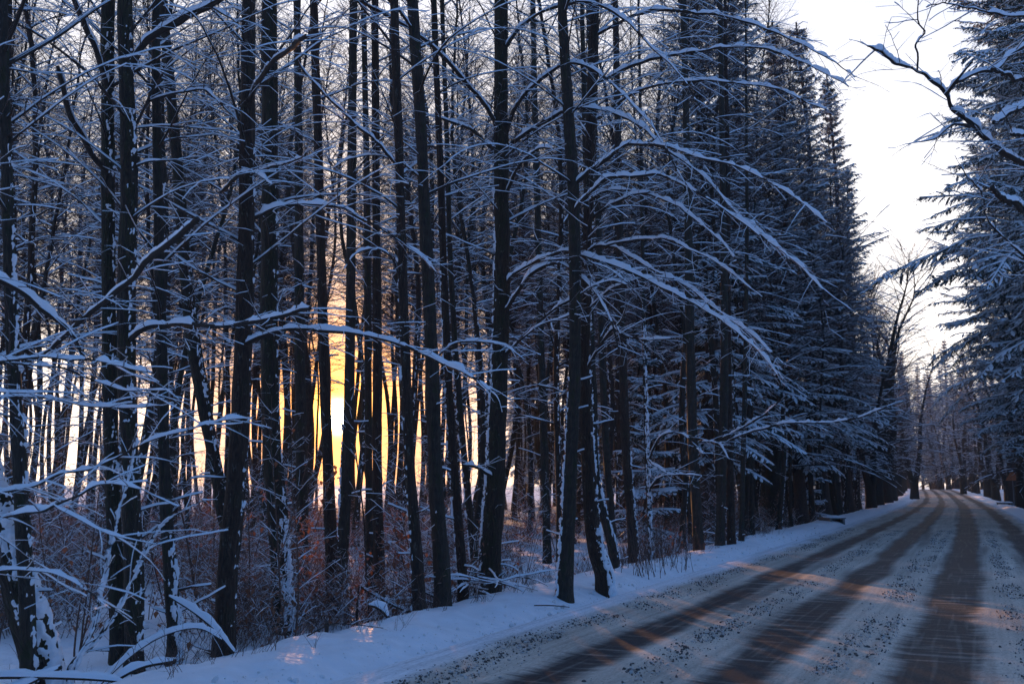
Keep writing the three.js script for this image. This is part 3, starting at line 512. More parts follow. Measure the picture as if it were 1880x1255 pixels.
// snow blown against one side of a trunk: patches with an outline of their own
function plaster(buf, stem, towards, width, h0, h1, amount, seed, R) {
  const { pts, rs } = stem, az0 = Math.atan2(towards.z, towards.x), cols = 20, rowsAt = [];
  let len = 0;
  for (let k = 1; k < pts.length; k++) {
    const seg = pts[k].distanceTo(pts[k - 1]), m = Math.max(1, Math.round(seg / 0.021));
    for (let q = 0; q < m; q++) {
      const t = q / m, p = pts[k - 1].clone().lerp(pts[k], t), r = lerp(rs[k - 1], rs[k], t), h = len + seg * t;
      if (h < h0 || h > h1) continue;
      const row = [], fall = ss(h1, h1 - 0.5 * (h1 - h0), h);
      for (let c = 0; c <= cols; c++) {
        const a = az0 + (c / cols - 0.5) * width, e = 1 - Math.pow(Math.abs(c / cols - 0.5) * 2, 2);
        const m2 = fbm(a * 2.2 + seed, h * 5, seed, 2) * 0.8 + n3(a * r * 17, h * 13, seed) * 0.75 + n3(a * r * 40, h * 31, seed) * 0.75 + e * 0.6 - 0.8 + amount * (0.4 + 0.6 * fall);
        const on = c === 0 || c === cols ? 0 : m2, th = -0.012 + Math.min(0.04, Math.max(0, on) * 0.07);
        row.push(buf.v(p.x + Math.cos(a) * (r + th), p.y + 0.3 * Math.max(0, th), p.z + Math.sin(a) * (r + th), 0, 0, 0, a, h), on);
      }
      rowsAt.push(row);
    }
    len += seg;
  }
  for (let j = 0; j < rowsAt.length - 1; j++) for (let c = 0; c < cols; c++) {
    const a = rowsAt[j], b = rowsAt[j + 1], i = c * 2;
    if (Math.max(a[i + 1], a[i + 3], b[i + 1], b[i + 3]) <= 0) continue;
    buf.i.push(a[i], b[i], a[i + 2], a[i + 2], b[i], b[i + 2]);
  }
  buf.smooth = true;
}
function leafAt(buf, p, size, R) {             // a dry leaf, folded along its rib
  const a = R() * 6.283, tilt = R() * 2 - 1.2, dx = Math.cos(a) * Math.cos(tilt), dy = Math.sin(tilt) - 0.3, dz = Math.sin(a) * Math.cos(tilt), sx = -Math.sin(a), sz = Math.cos(a), w = size * 0.36, q = buf.count;
  const put = (l, s, up) => buf.v(p.x + dx * l + sx * s, p.y + dy * l + up, p.z + dz * l + sz * s, 0, 1, 0, 0, 0);
  put(0, 0, 0); put(size * 0.5, w, w * 0.5); put(size * 0.55, 0, 0); put(size * 0.5, -w, w * 0.5); put(size, 0, size * 0.1);
  buf.i.push(q, q + 1, q + 2, q, q + 2, q + 3, q + 1, q + 4, q + 2, q + 2, q + 4, q + 3);
  buf.smooth = true;
}
const RIGHTWARD = V(Math.cos(rad(24.9)), 0, -Math.sin(rad(24.9))), TOCAM = V(Math.sin(rad(24.9)), 0, Math.cos(rad(24.9)));
const FINE = { every: 0.1, length: 0.42, n: 4, droop: 0.5, r: 0.0024, snow: 0.005, cover: 0.5, from: 0.12 };
const MIDTWIG = { every: 0.23, length: 0.9, n: 6, droop: 0.34, r: 0.0052, snow: 0.010, cover: 0.64, from: 0.3, sub: { every: 0.16, length: 0.34, n: 3, droop: 0.4, r: 0.0028, snow: 0.006, cover: 0.38, from: 0.1 } };

// --- the trees that were traced one by one
const LABELS = {
  T0: ['roadside_tree', 'tree at the far left edge holding low snow-beaded boughs into view'],
  T1: ['roadside_tree', 'thin dark trunk running up the left edge of the view'],
  T2: ['roadside_tree', 'dark double trunk, right stem, with a thick snowy bough curving up right'],
  T2b: ['roadside_tree', 'dark double trunk, left stem, with two snow-plastered limbs rising left'],
  T3: ['forest_tree', 'slanting trunk leaning left, between the double trunk and the big dark trunk'],
  T3b: ['roadside_tree', 'slim trunk with a stout snowy foot just right of the double trunk'],
  T4: ['roadside_tree', 'big black trunk left of the sun with a long snowy bough arching right'],
  T5: ['roadside_tree', 'rough thick trunk just right of the big black trunk, snow against its foot'],
  T6: ['forest_tree', 'slim trunk between the rough thick trunk and the sun'],
  T7: ['forest_tree', 'trunk standing just left of the setting sun'],
  T8: ['forest_tree', 'trunk standing just right of the setting sun'],
  T9: ['forest_tree', 'straight trunk, second to the right of the sun'],
  T9b: ['forest_tree', 'thinner twin trunk just right of the sun'],
  T10: ['roadside_tree', 'slender straight trunk at the snow edge left of the stout mossy pair'],
  T11: ['roadside_tree', 'stout straight trunk at the snow edge beside the slender one'],
  T12: ['roadside_tree', 'thin trunk close left of the thick mossy trunk with arching boughs'],
  T12c: ['forest_tree', 'thin slanting trunk right behind the thick mossy trunk'],
  T13: ['roadside_tree', 'thick mossy trunk in the middle with many arching snowy boughs'],
  T14: ['roadside_tree', 'straight trunk at the road bank with arched snowy boughs towards the road'],
  T15: ['roadside_tree', 'trunk with a snow-plastered slanting foot on the road bank, arched boughs'],
  T16: ['forest_tree', 'pale thin trunk behind, between the mossy trunk and the bank trunks'],
  T17: ['forest_tree', 'olive trunk standing alone behind the roadside snow mound'],
  T18: ['forest_tree', 'left trunk of the close cluster behind the snow bank'],
  T18b: ['forest_tree', 'middle trunk of the close cluster behind the snow bank'],
  T18c: ['forest_tree', 'thin black trunk at the right of the close cluster'],
  T19: ['forest_tree', 'trunk behind the brush patch on the road bank'],
  T19b: ['forest_tree', 'thin snow-streaked trunk with looping low branches above the brush patch'],
  T19c: ['forest_tree', 'thin trunk further back, left of the brush patch'],
  T19d: ['forest_tree', 'slanting trunk close behind the snow-plastered foot'],
  T20: ['leaning_tree', 'leaning trunk thickly plastered with snow in the lower left corner'],
  TR: ['roadside_tree', 'tree beyond the right edge holding a knotty snowy limb over the road'],
  S1: ['leaning_sapling', 'leaning sapling rising right from behind the snow-plastered trunk'],
  S2: ['leaning_sapling', 'low bent sapling rising far to the right, lower left'],
  S3: ['straight_sapling', 'thin straight sapling at the snow edge below the sun'],
};
const PLASTER = { T13: [[-1, 0.1, 1.3, 0, 6.5, 0.4]], T15: [[1, 0.5, 2.0, 0, 1.3, 0.85], [1, 0.4, 1.4, 1, 7, 0.12]], T20: [[1, 0.6, 2.7, 0, 3.4, 0.66]], T14: [[-1, 0.2, 1.1, 0, 3.4, 0.42]], T2: [[1, 0.5, 2.2, 0, 7, -0.08]], T3b: [[1, 0.6, 2.4, 0, 1.6, 0.5]], T5: [[1, 0.5, 2.2, 0, 1.7, 0.55], [1, 0.3, 1.5, 1, 6, -0.1]], T4: [[1, 0.3, 1.3, 0, 6, -0.15]], T10: [[-1, 0.5, 1.6, 0, 5, -0.1]], T2b: [[1, 1, 2.4, 2, 7, -0.05]], T12: [[-1, 0.3, 1.4, 0, 5, 0.15]], T12c: [[-1, 0.3, 1.4, 0, 4, 0.2]], T8: [[-1, 0.4, 1.4, 0, 3, 0.3]], T19b: [[0.2, 1, 2.2, 0, 6, 0.55]], T19d: [[1, 0.4, 1.6, 0, 3, 0.35]], T19: [[1, 0.4, 1.3, 0, 3, 0.3]], T1: [[1, 0.4, 1.6, 0, 5, 0.1]], T3: [[1, 0.5, 1.6, 0, 6, 0.05]], S1: [[0.6, 1, 2.4, 0, 4, 0.6]], S2: [[0.6, 1, 2.4, 0, 4, 0.6]] };
let seed = 1000;
const taken = [];
for (const [key, rows] of Object.entries(TRUNKS)) {
  const R = rng(++seed), small = key[0] === 'S', up = rows.slice().reverse(), [bx, , bz] = up[0], gy = groundY(bx, bz);
  const t = thing(LABELS[key][0], LABELS[key][1], small ? 'sapling' : 'tree'), base = V(bx, gy, bz);
  t.position.copy(base);
  taken.push([bx, bz]);
  const last = up[up.length - 1], prev = up[up.length - 2], rise = last[1] - prev[1];
  up[0] = [bx, gy - 0.3, bz, up[0][3]];
  up.splice(1, 0, [lerp(bx, up[1][0], 0.08), gy + 0.25, lerp(bz, up[1][2], 0.08), up[0][3] * 0.84]);
  if (!small) for (let k = 1; k <= 4; k++) {              // above the frame the stem goes on
    const h = (key === 'T20' ? 1.6 : 2.3) * k, s = h / rise;
    up.push([last[0] + (last[0] - prev[0]) * s * 0.6, last[1] + h, last[2] + (last[2] - prev[2]) * s * 0.6, Math.max(0.02, last[3] * (1 - 0.2 * k))]);
  }
  const stem = along(up, small ? 0.08 : 0.2), trunk = new Buf();
  // a flare at the foot
  let len = 0;
  stem.pts.forEach((p, k) => { if (k) len += p.distanceTo(stem.pts[k - 1]); if (!small) stem.rs[k] *= 1 + 0.28 * Math.exp(-len / 0.3); });
  tube(trunk, stem.pts, stem.rs, small ? 6 : 18, small ? 0.08 : 0.17, R() * 4);
  const mat = ['T5', 'T13', 'T2', 'T2b', 'T3', 'T20'].includes(key) ? M.barkOak : small ? M.wood : ['T4', 'T7', 'T10', 'T12', 'T15', 'T9', 'T19', 'T18b'].includes(key) ? M.barkBrown : M.barkBeech;
  const tm = trunk.mesh('trunk', mat, t, base);
  if (PLASTER[key]) { const b = new Buf(); for (const [s, f, w, h0, h1, am] of PLASTER[key]) plaster(b, stem, RIGHTWARD.clone().multiplyScalar(s).addScaledVector(TOCAM, f), w, h0, h1, am, seed % 37, R); b.mesh('snow_patch', M.snow, tm, base); }
  // boughs
  for (const [owner, pts] of BOUGHS) if (owner === key) {
    const b = along(pts, 0.045), wood = new Buf(), snow = new Buf(), tw = new Buf(), tsnow = new Buf(), big = pts[0][3] > 0.02;
    b.pts.forEach((p, k) => { const w = Math.min(1, k / 6); const q = seed + pts.length * 3.7; p.x += w * (0.016 * n3(k * 0.21, q, 1) + 0.03 * n3(k * 0.07, q, 2)); p.y += w * (0.016 * n3(k * 0.19, q, 5) + 0.035 * n3(k * 0.06, q, 3)); p.z += w * 0.05 * n3(k * 0.06, q, 8); b.rs[k] *= 1 + 0.25 * n3(k * 0.16, q, 6); });
    tube(wood, b.pts, b.rs, 7, 0.12, R());
    const m = wood.mesh('bough', M.wood, t, base);
    snowOn(snow, b.pts, b.rs, 0.009 + Math.min(0.04, b.rs[0] * 0.95), true, R() * 90, key === 'T0' ? 0.64 : 0.7);
    snow.mesh('snow', M.snow, m, base);
    twigs(tw, tsnow, b.pts, b.rs, { every: 0.11, length: big ? 0.95 : 0.6, n: 7, droop: 0.36, r: 0.0044, snow: 0.009, cover: 0.6, from: 0.25, sub: { ...FINE, every: 0.13, length: 0.28, n: 3 } }, R);
    tw.mesh('twigs', M.twig, m, base);
    tsnow.mesh('snow', M.snow, m, base);
  }
  const cw = new Buf(), ct = new Buf(), cs = new Buf();
  if (!small) for (let k = 0; k < 7; k++) {                   // snags and broken stubs low on the trunk
    const i = 4 + Math.floor(R() * Math.min(34, stem.pts.length - 8)), az = R() * 6.28, L = 0.12 + 0.5 * R() * R(), q = grow(stem.pts[i], V(Math.cos(az), 0.5 * R(), Math.sin(az)), stem.rs[i] + L, 6, 0.3, 0.3, R), rr = taper(7, 0.012 + 0.008 * R(), 0.006);
    tube(cw, q, rr, 5); snowOn(cs, q, rr, 0.014, false, R() * 90, 0.8);
  }
  if (small) twigs(ct, cs, stem.pts, stem.rs, { ...MIDTWIG, every: 0.14, length: 0.45, from: 0.7 }, R);
  else {
    const Htot = up[up.length - 1][1], bare0 = { T0: 0.62, TR: 0.55, T20: 0.5, T16: 0.3, T17: 0.35 }[key] ?? 0.4;
    crown(cw, ct, cs, stem, { boughs: key === 'T20' ? 12 : LABELS[key][0] === 'forest_tree' ? 20 : 25, from: bare0, bias: 1.0, rise: [28, 62], length: [2.3, 1.5], step: 0.16, droop: 0.3, r: 0.005, snow: 0.014, cover: 0.74, fine: false, twigs: MIDTWIG, turn: R() * 6 }, R);
  }
  const c = cw.mesh('crown', M.wood, t, base) ?? t;
  ct.mesh('twigs', M.twig, c, base);
  cs.mesh('snow', M.snow, c, base);
}
// --- broadleaf trees of the wood behind: a few kinds, many individuals
function forestTree(s, H, r, o) {
  const R = rng(s), t = thing(o.name, '', 'tree'), stem = stemOf(H, r, o.lean ?? 0.5, R), trunk = new Buf(), cw = new Buf(), ct = new Buf(), cs = new Buf();
  tube(trunk, stem.pts, stem.rs, 10, 0.08, R() * 4);
  trunk.mesh('trunk', [M.barkOak, M.barkBeech, M.barkBrown][s % 3], t);
  const ps = new Buf();
  plaster(ps, stem, V(Math.cos(s), 0, Math.sin(s)), 1.3, 0, 7, 0.02, s % 37, R);
  ps.mesh('snow_patch', M.snow, t);
  crown(cw, ct, cs, stem, o, R);
  const c = cw.mesh('crown', M.wood, t);
  ct.mesh('twigs', M.twig, c);
  cs.mesh('snow', M.snow, c);
  return t;
}
const near = [], farTrees = [];
for (let k = 0; k < 4; k++) near.push(forestTree(200 + k, 15 + k * 1.1, 0.07 + 0.013 * k, { name: 'wood_tree', boughs: 54, from: 0.15 + 0.03 * k, bias: 0.9, rise: [12, 62], length: [1.9, 1.2], step: 0.24, droop: 0.26, r: 0.0075, snow: 0.016, cover: 0.62, twigs: { ...MIDTWIG, every: 0.18, snow: 0.011, cover: 0.52, sub: { ...MIDTWIG.sub, every: 0.13, r: 0.0042, snow: 0.007, cover: 0.4 } } }));
for (let k = 0; k < 4; k++) farTrees.push(forestTree(300 + k, 18 + k, 0.085 + 0.014 * k, { name: 'back_tree', boughs: 96, from: 0.32 + 0.03 * k, bias: 0.8, rise: [20, 64], length: [2.3, 1.3], step: 0.3, droop: 0.22, r: 0.009, snow: 0.016, cover: 0.52, twigs: { every: 0.1, length: 1.1, n: 5, droop: 0.28, r: 0.0066, snow: 0.009, cover: 0.38, from: 0.25, sub: { every: 0.26, length: 0.45, n: 2, droop: 0.3, r: 0.0055, snow: 0.006, cover: 0.12, from: 0.15 } } }));
// --- old avenue trees down the road, two stems
function avenueTree(s) {
  const R = rng(s), t = thing('avenue_tree', '', 'tree'), cw = new Buf(), ct = new Buf(), cs = new Buf();
  const foot = { pts: [V(0, -0.4, 0), V(0, 0.3, 0), V(0.02, 1.2, 0), V(0, 2.1, 0)], rs: [0.62, 0.56, 0.48, 0.5] }, tb = new Buf();
  tube(tb, foot.pts, foot.rs, 16, 0.1);
  for (const sgn of [-1, 1]) {
    const a = s + sgn, rows = [[0, 1.6, 0, 0.4], [sgn * 0.35, 2.9, 0.1 * sgn, 0.33], [sgn * 0.8, 5.5, 0.2, 0.27], [sgn * 1.2, 9, 0.3 * Math.sin(a), 0.2], [sgn * 1.9, 13, 0.5 * Math.cos(a), 0.11], [sgn * 2.7, 16, 0.9, 0.05], [sgn * 3.2, 18.4, 0.2, 0.02]], st = along(rows, 0.4);
    tube(tb, st.pts, st.rs, 12, 0.1, 2);
    crown(cw, ct, cs, st, { boughs: 46, from: 0.16, bias: 0.8, rise: [5, 60], length: [5.2, 3], step: 0.4, droop: 0.13, r: 0.018, snow: 0.035, cover: 0.6, turn: sgn, twigs: { every: 0.31, length: 1.8, n: 5, droop: 0.2, r: 0.013, snow: 0.016, cover: 0.42, from: 0.5, sub: { every: 0.34, length: 0.8, n: 3, droop: 0.3, r: 0.01, snow: 0.01, cover: 0.25, from: 0.2 } } }, R);
  }
  tb.mesh('trunk', M.barkOak, t);
  const c = cw.mesh('crown', M.wood, t);
  ct.mesh('twigs', M.twig, c);
  cs.mesh('snow', M.snow, c);
  return t;
}
const avenue = [avenueTree(61), avenueTree(62)];
// --- spruces
function spruceTree(s, H, spread, o = {}) {
  const R = rng(s), t = thing('spruce_tree', '', 'tree'), stem = stemOf(H, H * 0.0125, 0.25, R, 26), tb = new Buf(), nb = new Buf(), sb = new Buf(), wb = new Buf(), d = V();
  tube(tb, stem.pts, stem.rs, 10, 0.08);
  const whorls = Math.round(H / (o.high ? 1.0 : 0.58));
  for (let w = 0; w < whorls; w++) {
    const f = (w + 0.5) / whorls, h = lerp(o.base ?? 0.1, 0.985, f), k = Math.min(25, Math.floor(h * 26)), p0 = stem.pts[k].clone().lerp(stem.pts[k + 1], h * 26 - k);
    const L0 = (spread * Math.pow(1 - f, o.power ?? 0.75) * (o.high ? 0.3 + 0.7 * ss(0, 0.35, f) : 1) + 0.25) * (0.8 + 0.55 * n3(w * 0.37, s, 1)), n = 5 + (R() < 0.5 ? 1 : 0);
    for (let b = 0; b < n; b++) {
      const az = (b + R() * 0.7) / n * 6.283 + w * 0.8, L = L0 * (0.45 + 0.75 * R()), el = rad(lerp(-12, 35, f) + (R() - 0.5) * 14);
      d.set(Math.cos(az) * Math.cos(el), Math.sin(el), Math.sin(az) * Math.cos(el));
      const m = Math.max(4, Math.round(L / 0.3)), q = grow(p0, d, L, m, 0.14 * (1 - f), o.high ? 0.2 : 0.14, R), rr = taper(m + 1, 0.012 + 0.004 * L, 0.006);
      tube(wb, q, rr, 3);
      // needle sprays to both sides, hanging a little
      let len = 0;
      for (let j = 1; j < q.length; j++) {
        const seg = q[j].distanceTo(q[j - 1]); len += seg;
        _t.subVectors(q[j], q[j - 1]).normalize();
        const tt = _t.clone();
        for (let e = 0; e < 3; e++) for (const sd of [0, Math.PI]) {
          if (len < L * 0.12) continue;
          const at = q[j - 1].clone().lerp(q[j], (e + R()) / 3);
          sideways(tt, rad(38 + 24 * R()), sd + (R() - 0.5) * 0.9, d);
          d.y -= 0.25 + 0.35 * R(); d.normalize();
          const l = Math.min(0.75, 0.2 + 0.22 * (L - len)) * (0.7 + 0.6 * R()), end = at.clone().addScaledVector(d, l);
          spray(nb, at, end, R);
          if (R() < (o.snow ?? 0.62)) pad(sb, at, end, 0.025 + 0.035 * R(), R);
        }
        if (o.high && j % 2 === (b & 1) && len > L * 0.2) {           // branchlets fill the long boughs out to fans
          const sd = R() < 0.5 ? 0 : Math.PI;
          sideways(tt, rad(40 + 25 * R()), sd + (R() - 0.5) * 0.8, d);
          const bl = Math.min(1.9, 0.3 + 0.4 * (L - len)) * (0.6 + 0.7 * R()), bp = grow(q[j], d, bl, 5, 0.25, 0.25, R), br = taper(6, 0.009, 0.004);
          tube(wb, bp, br, 3); snowOn(sb, bp, br, 0.04, false, R() * 90, 0.75);
          for (let e = 0; e < bl / 0.13; e++) {
            const fe = R() * 4.99, i0 = Math.floor(fe), at = bp[i0].clone().lerp(bp[i0 + 1], fe - i0);
            _t.subVectors(bp[i0 + 1], bp[i0]).normalize();
            sideways(_t.clone(), rad(25 + 40 * R()), (e & 1 ? 0 : Math.PI) + (R() - 0.5), d);
            d.y -= 0.5 * R(); d.normalize();
            const end = at.clone().addScaledVector(d, 0.2 + 0.35 * R());
            spray(nb, at, end, R);
            if (R() < 0.5) pad(sb, at, end, 0.03 + 0.04 * R(), R);
          }
        }
      }
      spray(nb, q[m - 1], q[m].clone().addScaledVector(tt0(q), 0.2), R);
      snowOn(sb, q, rr, 0.05, false, R() * 90, 0.8);
    }
  }
  nb.smooth = true;
  tb.mesh('trunk', M.barkSpruce, t);
  const c = nb.mesh('crown', M.needle, t);
  wb.mesh('boughs', M.wood, c);
  sb.mesh('snow', M.snow, c);
  return t;
}
const tt0 = (q) => V().subVectors(q[q.length - 1], q[q.length - 2]).normalize();
function spray(buf, a, b, R) {                 // a needled shoot: blades set round its axis
  _t.subVectors(b, a); const L = _t.length(); _t.normalize();
  _a.set(0, 1, 0).addScaledVector(_t, -_t.y).normalize(); _b.crossVectors(_t, _a);
  const n = Math.max(3, Math.round(L / 0.09));
  for (let k = 0; k < n; k++) for (const s of [-1, 1]) {
    const f = (k + R() * 0.5) / n * L, w = 0.05 * (1 - 0.4 * k / n) + 0.02 * R(), dn = -0.03 * R() - 0.008, q = buf.count;
    const put = (l, x, y) => buf.v(a.x + _t.x * l + _b.x * x + _a.x * y, a.y + _t.y * l + _b.y * x + _a.y * y, a.z + _t.z * l + _b.z * x + _a.z * y, _a.x, _a.y, _a.z, 0, 0);
    put(f, 0, 0.006); put(f + 0.06, 0, 0.006); put(f + 0.095, s * w, dn);
    buf.i.push(q, q + 1, q + 2);
  }
}
function pad(buf, a, b, w, R) {                // a pad of snow lying on a shoot
  _t.subVectors(b, a); const L = _t.length(); _t.normalize();
  _b.set(-_t.z, 0, _t.x).normalize();
  const q = buf.count, n = 3, f0 = R() * 0.3, f1 = 0.75 + 0.3 * R();
  for (let k = 0; k <= n; k++) {
    const f = lerp(f0, f1, k / n) * L, e = k === 0 || k === n ? 0.25 : 0.8 + 0.5 * R(), x = a.x + _t.x * f, y = a.y + _t.y * f, z = a.z + _t.z * f;
    buf.v(x - _b.x * w * e, y + 0.004, z - _b.z * w * e, 0, 1, 0, 0, 0); buf.v(x, y + 0.008 + 0.035 * e, z, 0, 1, 0, 0, 0); buf.v(x + _b.x * w * e, y + 0.004, z + _b.z * w * e, 0, 1, 0, 0, 0);
  }
  for (let k = 0; k < n; k++) for (let s = 0; s < 2; s++) { const i = q + k * 3 + s; buf.i.push(i, i + 1, i + 3, i + 3, i + 1, i + 4); }
  buf.smooth = true;
}
const spruces = [spruceTree(71, 25, 3.2, { power: 0.6 }), spruceTree(72, 23, 2.9, { power: 0.55 }), spruceTree(73, 27, 3.5, { base: 0.16, power: 0.65 })];
const pines = [spruceTree(75, 29, 7.2, { base: 0.14, power: 0.42, snow: 0.5, high: 1 }), spruceTree(76, 27, 6.6, { base: 0.12, power: 0.42, snow: 0.5, high: 1 })];
const small = [spruceTree(78, 7, 1.5, { base: 0.03 }), spruceTree(79, 5, 1.25, { base: 0.03 })];
// --- saplings and brush under the trees
function sapling(s, H, leaves) {
  const R = rng(s), t = thing('sapling', '', 'sapling'), wb = new Buf(), sb = new Buf(), lb = new Buf(), n = 1 + Math.floor(R() * 3);
  for (let k = 0; k < n; k++) {
    const az = R() * 6.3, d = V(Math.cos(az) * 0.25, 1, Math.sin(az) * 0.25), L = H * (0.7 + 0.4 * R()), q = grow(V(Math.cos(az) * 0.05, -0.1, Math.sin(az) * 0.05), d, L, 16, 0.02, 0.12, R), rr = taper(17, 0.005 + 0.003 * H, 0.002);
    tube(wb, q, rr, 4);
    twigs(wb, sb, q, rr, { every: 0.1, length: 0.34 * Math.sqrt(H), n: 6, droop: 0.25, r: 0.0032, snow: 0.008, cover: 0.58, from: 0.3, sub: { every: 0.09, length: 0.2, n: 3, droop: 0.35, r: 0.002, snow: 0.005, cover: 0.48, from: 0.06 } }, R);
  }
  for (let k = 0; k < leaves; k++) { const i = Math.floor(R() * wb.count) * 3; if (wb.p[i + 1] > 0.25) leafAt(lb, V(wb.p[i], wb.p[i + 1], wb.p[i + 2]), 0.05 + 0.035 * R(), R); }
  wb.mesh('stems', M.brush, t);
  sb.mesh('snow', M.snow, t);
  lb.mesh('leaves', M.leaf, t);
  return t;
}
const saplings = [sapling(401, 3.2, 40), sapling(402, 2.2, 190), sapling(403, 4.2, 20), sapling(404, 1.5, 230), sapling(405, 2.8, 0)];
// ---------------------------------------------------------------- setting the trees out
const used = new Set();
function plant(src, x, z, turn, scale, lean, name, label, group) {
  const first = !used.has(src), o = first ? src : copyOf(src, name ?? src.name.replace(/_\d{3}$/, ''), label, group);
  if (first) { used.add(src); o.userData.label = label; if (group) o.userData.group = group; }
  o.position.set(x, groundY(x, z), z); o.rotation.set(lean * Math.sin(turn * 3), turn, lean * Math.cos(turn * 5)); o.scale.setScalar(scale);
  return o;
}
const clear = (x, z, gap) => taken.every(([a, b]) => (a - x) ** 2 + (b - z) ** 2 > gap * gap);
// open lanes in the wood through which the low sun reaches the road
const lane = (x, z) => { const q = -(z - (x + 1.5) / Math.tan(rad(SUN_AZ))); return x < -6 && ((q > 9.7 && q < 11.5) || (q > 12.5 && q < 14.1) || (q > 15.2 && q < 17.8) || (q > 19.4 && q < 21.4)); };
const R5 = rng(555);
// the wood on the left, up to the open field where the sun stands
let nearCount = 0, farCount = 0;
for (let k = 0; k < 6000 && nearCount + farCount < 285; k++) {
  const a = -1 + 58 * R5(), d = 15 + 62 * Math.sqrt(R5()), x = -Math.sin(rad(a)) * d, z = -Math.cos(rad(a)) * d, u = x - roadX(z);
  if (u > -7.2 || Math.abs(a - SUN_AZ - 0.1) < 0.95 || (a > SUN_AZ - 3.6 && a < SUN_AZ + 2.4 && R5() < 0.62) || (a > 27 && d > 72 - 8 * R5()) || lane(x, z) || (a > 37 && d > 26 && R5() < 0.4)) continue;
  if (!clear(x, z, d < 30 ? 1.5 : 1.8)) continue;
  taken.push([x, z]);
  const isNear = d < 31, list = isNear ? near : farTrees;
  plant(list[Math.floor(R5() * 4)], x, z, R5() * 6.28, 0.8 + 0.4 * R5() + (d > 45 ? 0.15 : 0), 0.05, isNear ? 'wood_tree' : 'back_tree',
    isNear ? 'slender dark trunk with snowy twigs in the middle of the wood' : 'distant bare trunk deep in the wood against the bright sky', isNear ? 'slender trunks within the wood' : 'bare trunks at the back of the wood');
  isNear ? nearCount++ : farCount++;
}
// spruces: by name those on the road's left edge, then the dark stand behind
const edgeSpruces = [
  [0, -8.2, -34, 1.0, 'dark spruce nearest on the left, behind the close cluster of trunks'],
  [2, -8.6, -41, 1.0, 'tall snowy spruce left of the road beyond the first dark one'],
  [1, -7.6, -48, 1.08, 'spruce left of the road just past the concrete culvert'],
  [0, -7.6, -57, 1.0, 'spruce rising against the bright gap of sky, left side'],
  [2, -7.4, -68, 0.95, 'farther spruce on the left where the road begins to bend'],
  [1, -7.6, -80, 1.0, 'last large spruce on the left before the old forked tree'],
];
for (const [v, x, z, s, label] of edgeSpruces) { plant(spruces[v], x + roadX(z), z, z * 0.7, z < -50 ? s * 1.15 : s, 0.01, 'spruce_tree', label); taken.push([x + roadX(z), z]); }
for (let k = 0, c = 0; k < 900 && c < 46; k++) {
  const a = -2 + 27 * R5(), d = 42 + 70 * R5(), x = -Math.sin(rad(a)) * d, z = -Math.cos(rad(a)) * d, u = x - roadX(z);
  if (u > -11 || !clear(x, z, 2.4)) continue;
  taken.push([x, z]); c++;
  plant(spruces[Math.floor(R5() * 3)], x, z, R5() * 6.28, 0.8 + 0.35 * R5(), 0.01, 'spruce_tree', 'dark spruce in the dense stand behind the bare trunks', 'spruces in the stand left of the road');
}
for (let k = 0, c = 0; k < 900 && c < 60; k++) {
  const z = -100 - 130 * R5(), side = R5() < 0.6, u = side ? -10 - 26 * R5() : 6.5 + 16 * R5(), x = u + roadX(z);
  if (!clear(x, z, 2.4)) continue;
  taken.push([x, z]); c++;
  plant(spruces[Math.floor(R5() * 3)], x, z, R5() * 6.28, 0.75 + 0.3 * R5(), 0.01, 'spruce_tree', 'hazy distant spruce behind the bare trees of the far road', 'distant spruces along the far road');
}
for (let k = 0, c = 0; k < 900 && c < 44; k++) {
  const z = -34 - 130 * R5(), side = R5() < 0.75, u = side ? -8.5 - 14 * R5() : 5 + 8 * R5(), x = u + roadX(z);
  if (!clear(x, z, 1.3)) continue;
  taken.push([x, z]); c++;
  plant(small[R5() < 0.5 ? 0 : 1], x, z, R5() * 6.28, 0.5 + 0.4 * R5(), 0.02, 'young_spruce', 'small young spruce filling the gap between trunks by the road', 'young spruces under the trees');
}
for (const [v, u, z, s, label] of [[0, -9.2, -30, 1, 'young snowy spruce under the bare trees left of the road'], [1, -11.5, -36, 1.1, 'young spruce half hidden behind the thin black trunk'], [1, -7.8, -52, 1.0, 'young spruce at the edge past the left culvert'], [0, 4.2, -66, 0.9, 'young spruce on the right verge']]) plant(small[v], u + roadX(z), z, z, s, 0.01, 'young_spruce', label);
// the right side of the road
for (const [v, u, z, s, label] of [[0, 3.6, -37, 1, 'tall dark conifer on the right reaching out over the road'], [1, 3.4, -46, 1.05, 'second tall conifer on the right with layered snowy boughs'], [0, 3.4, -57, 1, 'third conifer on the right beside the road'], [1, 3.5, -72, 1.05, 'fourth conifer on the right near the sign'], [0, 3.6, -92, 1.05, 'far conifer on the right beyond the sign']]) plant(pines[v], u + roadX(z), z, z * 1.3, s, 0.01, 'tall_conifer', label);
for (let k = 0, c = 0; k < 300 && c < 16; k++) {
  const u = 7 + 10 * R5(), z = -40 - 110 * R5(), x = u + roadX(z);
  if (!clear(x, z, 2.6)) continue;
  taken.push([x, z]); c++;
  plant(spruces[Math.floor(R5() * 3)], x, z, R5() * 6.28, 0.85 + 0.3 * R5(), 0.01, 'spruce_tree', 'dark spruce in the row behind the right verge', 'spruces right of the road');
}
